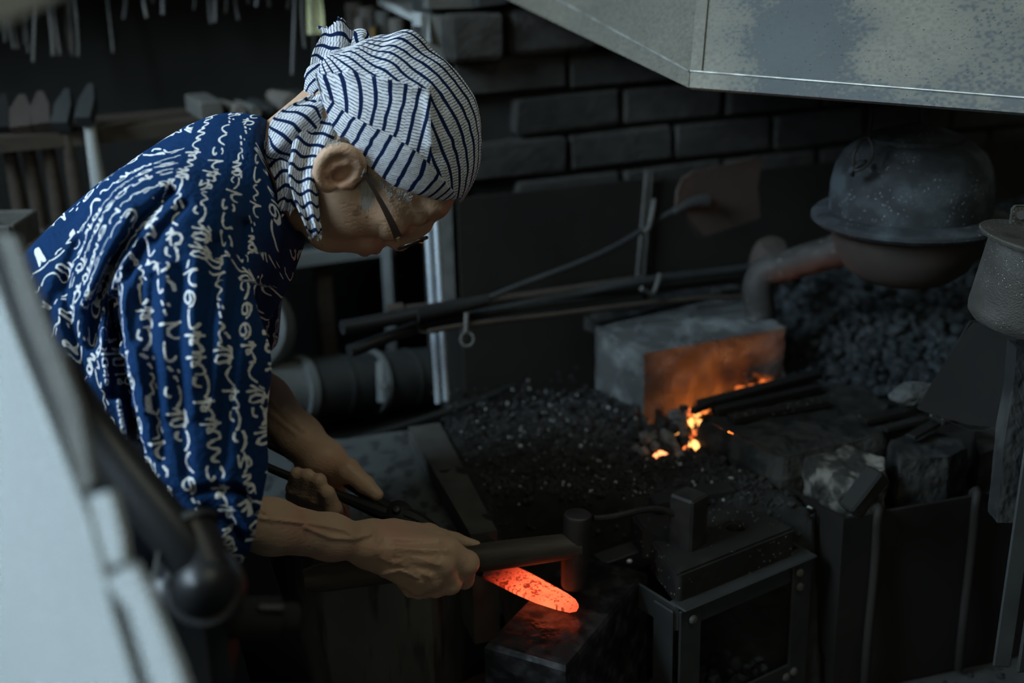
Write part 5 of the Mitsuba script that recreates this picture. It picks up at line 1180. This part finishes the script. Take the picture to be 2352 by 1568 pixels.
for gi, g in enumerate(glyphs):
    tot = sum(len(s_) - 1 for s_ in g); segs = []
    for s_ in g:
        k = max(2, int(round(NSEG * (len(s_) - 1) / tot)) + 1) if len(s_) > 2 else 2
        c = spline(np.array([(x, y, 0) for x, y in s_]), k)[:, :2] if len(s_) > 2 else np.array(s_)
        segs += [np.r_[c[i], c[i + 1]] for i in range(len(c) - 1)]
    segs = segs[:NSEG]; segs += [segs[-1]] * (NSEG - len(segs)); tab[gi] = segs
TAB = mi.Float(tab.ravel().tolist())
COLW, CELL = .0245, .0205
def writing(u, v, flip=0.):
    """white brushed strokes: 1 on a stroke"""
    cx = dr.floor(u / COLW); v2 = v + .013 * mikit.cell_rand(cx, 5, 2) + .0015 * N(u * 90, v * 40, 2); cy = dr.floor(v2 / CELL)
    x = u / COLW - cx; y = v2 / CELL - cy
    x = (x - .5) * (1.12 + .5 * mikit.cell_rand(cx, cy, 8)) + .5 + .22 * (mikit.cell_rand(cx, cy, 4) - .5)
    g = mi.UInt32(dr.floor(mikit.cell_rand(cx, cy, 1) * (len(glyphs) - .001)))
    best = mi.Float(9.)
    for k in range(NSEG):
        o = (g * NSEG + k) * 4
        ax, ay, bx, by = (dr.gather(mi.Float, TAB, o + j) for j in range(4))
        dx, dy = bx - ax, by - ay
        t = dr.clip(((x - ax) * dx + (y - ay) * dy) / (dx * dx + dy * dy + 1e-6), 0, 1)
        best = dr.minimum(best, dr.square(x - ax - t * dx) + dr.square(y - ay - t * dy))
    w = .034 + .050 * N(u * 330, v * 330, 1)
    return 1 - SS(w * .8, w * 1.25, dr.sqrt(best))
def shirt_col(p, n, uv):
    k = writing(uv.x, uv.y)
    weave = .85 + .3 * N(uv.x * 1500, uv.y * 700, 0)
    return MIX(mi.Color3f(.0042, .029, .098) * weave, (.76, .77, .74), k)
mat('m_shirt', shirt_col, .9, spec=.15, bump=lambda p, n, uv: FB(p.x * 260, p.y * 260, p.z * 260, 2), bscale=.0012, eps=5e-4, sheen=.3)
shirt = person + '__shirt'
labels[shirt] = {'label': 'dark blue shirt printed with columns of white brush writing'}
wv = to_world(V)
def piece(name, ids, fcs, uv):
    add(name, trimesh.Trimesh(wv[ids], fcs, process=False), 'm_shirt', shirt, smooth=True, uv=uv)
ids, f_ = sub(~is_sl); piece('back', ids, f_, uv_back(ids))
ids, f_ = sub(is_sl & ~is_yoke); piece('sleeve', ids, f_, uv_sleeve(ids))
ids, f_ = sub(is_yoke); piece('yoke', ids, f_, uv_sleeve(ids, .0108))
# standing collar edge and rolled cuff hem
def ring_band(cx, axis, pts, r): return tube(pts, r, 8)

# ------------------------------------------------------------------ trousers and shoes in the pit
hipc = to_world(C(300, 1170, 1.42))
def trous(p):
    d = None
    for s_ in (-1, 1):
        hip = hipc + [0, s_ * .09, -.02]; knee = np.array([hip[0] + .12, hip[1] + s_ * .03, -.10]); foot = np.array([hip[0] + .02, hip[1] + s_ * .05, PIT + .07])
        e = chain(p, [hip, knee, foot], [.105, .075, .058], .03); d = e if d is None else smin(d, e, .03)
    d = smin(d, cone(p, hipc + [0, -.06, .02], hipc + [0, .06, .02], .125, .125), .03)
    return d + .006 * (meshkit.fbm(p * 18, 3, 2) - .5)
add('trousers', nets(trous, hipc + [-.25, -.32, PIT - hipc[2]], hipc + [.35, .32, .16], .009), 'm_trousers', person, smooth=True, label='dark work trousers')
for s_ in (-1, 1):
    foot = np.array([hipc[0] + .02, hipc[1] + s_ * .14, PIT])
    shoe = lambda p, f=foot: np.maximum(smin(cone(p, f + [-.04, 0, .04], f + [.17, 0, .03], .045, .04), cone(p, f + [-.02, 0, .04], f + [-.01, 0, .12], .046, .05), .03), f[2] + .001 - p[:, 2])
    add('shoe', nets(shoe, foot + [-.12, -.08, -.02], foot + [.26, .08, .20], .008), 'm_blackpaint', person, smooth=True, label='dark work shoe')

# ------------------------------------------------------------------ striped head cloth
hem_px = [(740, 236), (765, 292), (800, 338), (850, 380), (905, 420), (960, 442), (1010, 450), (1052, 452)]
hem = np.array([px_head(x, y, .073 if x < 900 else .055 if x < 1000 else .02) for x, y in hem_px])
hem = hem[np.argsort(hem[:, 0])]
hem_u = lambda f: np.interp(f, hem[:, 0], hem[:, 1])
def cap(q):
    d = ell(q, A3(-.005, .068, 0), A3(.1005, .0885, .083))
    d = smin(d, ell(q, A3(-.033, .05, 0), A3(.080, .068, .076)), .03)
    bp_ = px_head(940, 112, .02)
    d = smin(d, cone(q, A3(-.028, .098, -.01), np.r_[bp_ * [.97, .97], -.005], .050, .018), .035)      # loose cloth standing up at the back of the crown
    kp = px_head(785, 185, .03)
    d = smin(d, cone(q, A3(-.053, .055, .0), np.r_[kp, .02], .055, .020), .03)                        # gathered towards the knot
    rid = [px_head(804, 166, .05), px_head(900, 185, .06), px_head(983, 206, .065), px_head(990, 330, .07)]
    d = d - .0045 * np.exp(-(polydist(q[:, :2], rid) / .006) ** 2) * (q[:, 2] > -.01)
    # flat side panel
    d = d + .0025 * np.exp(-(polydist(q[:, :2], [px_head(880, 240, .07), px_head(920, 300, .07)]) / .016) ** 2) * (q[:, 2] > 0)
    q2 = q.copy()
    d = d + .0016 * np.sin((q[:, 1] * .8 + q[:, 2] * .4) * 190) * np.clip((-.045 - q[:, 0]) / .04, 0, 1)
    d = d + .0012 * (meshkit.fbm(q * 55, 3, 9) - .5) * 2
    return d
band_px = [(735, 214), (790, 256), (850, 285), (900, 308), (960, 345), (1010, 400), (1045, 440)]
bandl = np.array([px_head(x, y, .075 if x < 960 else .06) for x, y in band_px]); bandl = bandl[np.argsort(bandl[:, 0])]
band_u = lambda f: np.interp(f, bandl[:, 0], bandl[:, 1])
def cap_sdf(p):
    q = hl3(p); d = cap(q)
    d = np.maximum(d, hem_u(q[:, 0]) - q[:, 1])
    d = np.maximum(d, -skull(q, .0015))
    return d
def band_sdf(p):
    q = hl3(p); d = cap(q) - .0032 * np.clip((.075 - q[:, 0]) / .05, .25, 1)
    d = smax(d, hem_u(q[:, 0]) - .0012 - q[:, 1], .002)
    d = smax(d, q[:, 1] - band_u(q[:, 0]), .003)
    d = np.maximum(d, -skull(q, .0012))
    return d
def cloth_col(p, n, uv):
    P_ = .0136
    k = dr.floor(uv.x / P_); x = uv.x / P_ - k
    wob = .10 * (N(uv.x * 60, uv.y * 120, 3) - .5)
    stripe = 1 - SS(.115, .165, dr.abs(x - .5 + wob))
    v = uv.y / .0031 + mikit.cell_rand(k, 3, 1) + .10 * (N(uv.x * 260, uv.y * 90, 1) - .5) * 2 + .12 * (x - .5)
    fy = v - dr.floor(v)
    thread = SS(.09, .24, dr.abs(fy - .5) + .16 * (N(uv.x * 500, dr.floor(v), 2) - .5))
    white = MIX((.70, .73, .76), (.50, .55, .62), .4 * N(uv.x * 400, uv.y * 400, 7))
    c = MIX(white, (.030, .042, .085), (1 - thread) * .82)
    return MIX(c, (.004, .014, .055), stripe)
def cloth_bump(p, n, uv):
    v = uv.y / .0031 + mikit.cell_rand(dr.floor(uv.x / .0136), 3, 1); fy = v - dr.floor(v)
    return dr.abs(fy - .5)
mat('m_cloth', cloth_col, .92, spec=.12, sheen=.3)
scarf = person + '__head_cloth'
labels[scarf] = {'label': 'white head cloth with dark blue stripes, knotted at the back'}
blo, bhi = np.array([-.30, -.37, 1.25]), np.array([.0, -.13, 1.57])
cm = nets(cap_sdf, blo, bhi, .0020)
qv = hl3(cm.vertices); qf = hl3(cm.vertices[cm.faces].mean(1))
rl = np.array([px_head(804, 166, .05), px_head(983, 206, .065), px_head(992, 260, .07), px_head(985, 420, .06)])
# side panel: the near side, below the ridge
fpx = to_world(cm.vertices[cm.faces].mean(1)); 
c_ = cm.vertices[cm.faces].mean(1); cpx = c_[:, :2] / c_[:, 2:3] * FPX + A3(1176, 784)
ridge_y = np.interp(cpx[:, 0], [760, 804, 900, 983], [170, 164, 184, 206])
panel = (cpx[:, 0] < 990 + .0 * cpx[:, 1]) & (cpx[:, 1] > ridge_y) & (qf[:, 2] > .0)
def csub(mesh, mask):
    f = mesh.faces[mask]; ids, inv = np.unique(f, return_inverse=True); return ids, inv.reshape(-1, 3)
ids, f_ = csub(cm, ~panel)
q_ = qv[ids]; phi = np.arctan2(q_[:, 2], q_[:, 1] - .045 - .25 * q_[:, 0])
add('cap', trimesh.Trimesh(to_world(cm.vertices[ids]), f_, process=False), 'm_cloth', scarf, smooth=True, uv=np.stack([phi * .088 + .5, -q_[:, 0] * 1.0 + .3], 1))
ids, f_ = csub(cm, panel); q_ = qv[ids]
pdir = np.array([px_head(872, 300, .075) - px_head(905, 165, .075)])[0]; pdir /= np.linalg.norm(pdir); pn_ = np.array([-pdir[1], pdir[0]])
if pn_[1] < 0: pn_ = -pn_
bend = .018 * np.clip((-.045 - q_[:, 0]) / .05, 0, 1) ** 2
add('side_fold', trimesh.Trimesh(to_world(cm.vertices[ids]), f_, process=False), 'm_cloth', scarf, smooth=True, uv=np.stack([q_[:, :2] @ pn_ + bend + .0052 + .5, q_[:, :2] @ pdir + .35 * (.08 - q_[:, 2]) + .3], 1))
bm = nets(band_sdf, blo, bhi, .0020); q_ = hl3(bm.vertices)
bd_ = px_head(905, 410, .07) - px_head(800, 330, .07); bd_ /= np.linalg.norm(bd_)
arc = np.interp(q_[:, 0], hem[:, 0], np.r_[0, np.cumsum(np.linalg.norm(np.diff(hem, axis=0), axis=1))])
ang = np.where(q_[:, 0] > .055, np.arctan2(q_[:, 2], .06), 0.)
hgt = q_[:, 1] - hem_u(q_[:, 0])
front = np.clip((q_[:, 0] - .02) / .05, 0, 1)
ub = (arc * .9 + hgt * .62) * (1 - front) + front * (arc * .9 + hgt * .30) + np.clip(.075 - np.abs(q_[:, 2]), 0, 1) * .9 * front * 1.0
add('folded_band', trimesh.Trimesh(to_world(bm.vertices), bm.faces, process=False), 'm_cloth', scarf, smooth=True, uv=np.stack([ub + .5, hgt * .9 - arc * .62 + .3], 1))

def ribbon(name, pts, wid, curl, seed, nu=70, nv=36, thick=.0016, ruff=.004, uoff=0., face=(0, 0, -1), lab=None):
    """a strip of cloth: centre line in pixels and depth, width vectors, pleated across"""
    c = spline(np.array([C(*a) for a in pts]), nu); w = spline(np.array([np.r_[a, 0][:3] for a in wid]), nu)
    t = np.gradient(c, axis=0); t /= np.linalg.norm(t, axis=1, keepdims=True)
    s_ = np.linspace(-1, 1, nv); L_ = np.r_[0, np.cumsum(np.linalg.norm(np.diff(c, axis=0), axis=1))]
    grid = np.zeros((nu, nv, 3)); uv = np.zeros((nu, nv, 2))
    for i in range(nu):
        hw_ = np.linalg.norm(w[i]); wd = w[i] / hw_; nrm = np.cross(t[i], wd); nrm /= np.linalg.norm(nrm)
        if nrm @ np.asarray(face) < 0: nrm = -nrm
        a = s_ * curl[0] + curl[1] * np.sin(s_ * 3.1 + seed + 5 * L_[i] * 12)
        off = ruff * np.sin(s_ * curl[2] + seed + L_[i] * 20) + hw_ * curl[3] * (1 - s_ ** 2)
        grid[i] = c[i] + wd * (hw_ * s_)[:, None] + nrm * off[:, None] + t[i] * (.004 * np.sin(s_ * 5 + seed))[:, None]
        uv[i, :, 0] = L_[i] + .004 * np.sin(s_ * 4 + seed) + uoff; uv[i, :, 1] = s_ * hw_ * 1.15 + .3
    fr = (meshkit.noise(grid[0] * 900, seed) - .5) * .006
    grid[-1] += t[-1] * fr[:, None]; grid[0] -= t[0] * fr[:, None] * .3
    gm = grid_mesh(lambda a, b: grid, nu, nv)
    n_ = gm.vertex_normals
    v = np.vstack([gm.vertices, gm.vertices - n_ * thick]); k = nu * nv
    f = np.vstack([gm.faces, gm.faces[:, ::-1] + k])
    rim = np.r_[np.arange(nv), np.arange(1, nu) * nv + nv - 1, (nu - 1) * nv + np.arange(nv - 2, -1, -1), np.arange(nu - 2, 0, -1) * nv]
    r2_ = np.roll(rim, -1); f = np.vstack([f, np.stack([rim, r2_, r2_ + k], 1), np.stack([rim, r2_ + k, rim + k], 1)])
    u2 = np.vstack([uv.reshape(-1, 2)] * 2) + .5
    add(name, trimesh.Trimesh(to_world(v), f, process=False), 'm_cloth', scarf, smooth=True, uv=u2, label=lab)
ribbon('tail', [(752, 222, 1.365), (722, 256, 1.340), (690, 292, 1.330), (655, 335, 1.330), (632, 362, 1.345)], [(.010, .009, 0), (.018, .014, .004), (.022, .016, .006), (.018, .016, .006), (.012, .013, .004)], (0, 0, 4.2, .18), 1, ruff=.0055)
ribbon('tail', [(648, 345, 1.350), (660, 385, 1.345), (668, 420, 1.338), (662, 455, 1.335), (652, 488, 1.335)], [(.020, .010, .0), (.018, .003, .004), (.013, .0, .004), (.012, .0, .004), (.006, .0, .002)], (0, 0, 4.0, .3), 2, ruff=.004, uoff=.004)
ribbon('tail', [(755, 228, 1.360), (732, 290, 1.340), (710, 350, 1.332), (697, 410, 1.326), (706, 470, 1.320), (723, 542, 1.318)], [(.012, .006, .0), (.020, .004, .006), (.017, .0, .008), (.016, .0, .006), (.014, .0, .004), (.006, .0, .002)], (0, 0, 4.6, .35), 4, ruff=.006, uoff=.002)
ribbon('loop', [(742, 205, 1.378), (748, 165, 1.378), (762, 120, 1.376), (772, 90, 1.376), (770, 62, 1.38)], [(.016, .004, 0), (.018, .004, .006), (.018, .002, .006), (.017, .001, .006), (.018, -.003, .004)], (0, 0, 3.6, .35), 6, ruff=.004, uoff=.006)
ribbon('loop', [(748, 205, 1.40), (785, 160, 1.41), (812, 120, 1.415), (838, 105, 1.42), (858, 140, 1.42)], [(.008, .010, 0), (.012, .012, .006), (.012, .012, .006), (.010, .014, .006), (.004, .012, .004)], (0, 0, 3.0, .4), 7, ruff=.003, uoff=.001)
def knot(p):
    d = ell(p, C(735, 200, 1.378), A3(.017, .026, .020))
    d = smin(d, cone(p, C(722, 175, 1.37), C(752, 222, 1.365), .0095, .011), .006)
    d = smin(d, cone(p, C(760, 160, 1.375), C(722, 205, 1.36), .009, .008), .005)
    d = smin(d, cone(p, C(745, 232, 1.368), C(790, 175, 1.372), .010, .010), .006)
    return d + .003 * (meshkit.fbm(p * 110, 3, 3) - .5) * 2
km = nets(knot, C(735, 200, 1.378) - .06, C(735, 200, 1.378) + .06, .0018)
add('knot', trimesh.Trimesh(to_world(km.vertices), km.faces, process=False), 'm_cloth', scarf, smooth=True, uv=np.stack([km.vertices[:, 0] * .8 + km.vertices[:, 1] * .9 + 1, km.vertices[:, 1] - km.vertices[:, 0] + 1], 1))

# ------------------------------------------------------------------ hair at the temple, ear and nape
r5 = np.random.default_rng(5); hv = []
todo = []
def strand(f0, u0, df, du): todo.append((f0, u0, df, du))
for k in range(150):
    x, y = r5.uniform(830, 858), r5.uniform(412, 464); a = px_head(x, y, .07); b = px_head(x + r5.uniform(-8, 6), y + r5.uniform(16, 34), .07)
    strand(*a, *(b - a))
for k in range(170):
    x = r5.uniform(838, 950); y = np.interp(x, [838, 905, 950], [385, 430, 448]) + r5.uniform(-4, 14); a = px_head(x, y, .068); b = px_head(x + r5.uniform(-14, -2), y + r5.uniform(10, 22), .068)
    strand(*a, *(b - a))
for k in range(110):
    x, y = r5.uniform(752, 790), r5.uniform(292, 332); a = px_head(x, y, .07); b = px_head(x + r5.uniform(-14, -4), y + r5.uniform(6, 20), .07)
    strand(*a, *(b - a))
g_ = np.array(todo); t_ = np.linspace(0, 1, 5); ss_ = np.linspace(.03, .095, 40)
fu = g_[:, None, :2] + g_[:, None, 2:] * t_[None, :, None]                          # strands x 5 points on the head
qq = np.concatenate([np.repeat(fu[:, :, None], 40, 2), np.broadcast_to(ss_[None, None, :, None], (*fu.shape[:2], 40, 1))], -1)
ins = (head_sdf(HO + qq.reshape(-1, 3) @ HB) < 0).reshape(qq.shape[:3])
top_s = np.where(ins.any(2), ss_[39 - np.argmax(ins[:, :, ::-1], 2)], .06)
for i in range(len(todo)):
    pts = HO + np.stack([fu[i, :, 0], fu[i, :, 1], top_s[i] + .0008 + .002 * t_ * (1 - t_)], 1) @ HB
    hv.append(tube(to_world(pts), [.00042, .0004, .00035, .0003, .0001], 4, caps=False))
mat('m_hair', (.46, .46, .44), .5, spec=.4)
add('hair', cat(hv), 'm_hair', person, smooth=True, label='short grey hair at the temple and behind the ear', kind='stuff')

# ------------------------------------------------------------------ spectacles
mat('m_spec', (.020, .012, .008), .25, spec=.6, clearcoat=.5)
scene['m_lens'] = {'type': 'thindielectric', 'int_ior': 1.5}
gl = thing('spectacles', 'dark framed spectacles on the face of the smith', 'spectacles')
def hp(x, y, s_): return np.r_[px_head(x, y, s_), s_]
def hworld(l): return to_world(HO + np.asarray(l) @ HB)
tl_ = [hp(782, 318, .080), hp(800, 345, .0815), hp(838, 402, .0815), hp(870, 455, .081), hp(898, 508, .080), hp(914, 545, .076)]
tc = spline(np.array(tl_), 30)
def flatbar(c, wv, tv):
    """bar of rectangular section along c in head space"""
    ms = []
    cw = np.array([hworld(q) for q in c]); t = np.gradient(cw, axis=0); t /= np.linalg.norm(t, axis=1, keepdims=True)
    sd = hs_ @ CW; n = len(cw); V_ = []
    for i in range(n):
        b = np.cross(t[i], sd); b /= np.linalg.norm(b)
        for a1, a2 in ((-1, -1), (1, -1), (1, 1), (-1, 1)): V_.append(cw[i] + b * wv[i] * a1 + sd * tv * a2)
    i, j = np.meshgrid(np.arange(n - 1), np.arange(4), indexing='ij'); j2 = (j + 1) % 4
    q = np.stack([i * 4 + j, i * 4 + j2, (i + 1) * 4 + j2, (i + 1) * 4 + j], -1).reshape(-1, 4)
    q = np.vstack([q, [[3, 2, 1, 0]], [[n * 4 - 4, n * 4 - 3, n * 4 - 2, n * 4 - 1]]])
    return trimesh.Trimesh(np.array(V_), np.vstack([q[:, [0, 1, 2]], q[:, [0, 2, 3]]]), process=False)
add('temple', flatbar(tc, np.interp(np.linspace(0, 1, 30), [0, .25, .5, 1], [.0042, .0024, .0020, .0044]), .0011), 'm_spec', gl, smooth=30)
tcf = tc.copy(); tcf[:, 2] *= -1
add('temple', flatbar(tcf, np.interp(np.linspace(0, 1, 30), [0, .25, .5, 1], [.0042, .0024, .0020, .0044]), .0011), 'm_spec', gl, smooth=30)
eyc = px_head(938, 552, .033); LF = .1125; LU = .043
def lens_ring(side, r1=.021, r2=.0165, k=40):
    a = np.linspace(0, 2 * np.pi, k)
    sx = side * (.034 + np.sign(np.cos(a)) * np.abs(np.cos(a)) ** .8 * r1); uu = LU + np.sign(np.sin(a)) * np.abs(np.sin(a)) ** .8 * r2
    ff = LF - .20 * np.abs(sx) + .0 * uu - .06 * (uu - LU)
    return np.stack([ff, uu, sx], 1)
for sd_ in (1, -1):
    rg = lens_ring(sd_); rw = np.array([hworld(q) for q in rg])
    fr = add('rim', tube(rw, .0019, 8, caps=False), 'm_spec', gl, smooth=True)
    lm = trimesh.Trimesh(np.vstack([rw[:-1], rw.mean(0)]), [[i, (i + 1) % (len(rw) - 1), len(rw) - 1] for i in range(len(rw) - 1)], process=False)
    add('lens', lm, 'm_lens', gl)
    add('hinge', tube(np.array([hworld(q) for q in ([tc[-1][0], tc[-1][1], tc[-1][2] * sd_ + .0012 * sd_], [tc[-1][0] + .004, tc[-1][1], (tc[-1][2]) * sd_])]), .0020, 10), 'm_brass', gl)
add('bridge', tube(np.array([hworld(q) for q in ((LF - .003, LU + .004, .013), (LF + .002, LU + .009, 0), (LF - .003, LU + .004, -.013))]), .0016, 8), 'm_spec', gl)
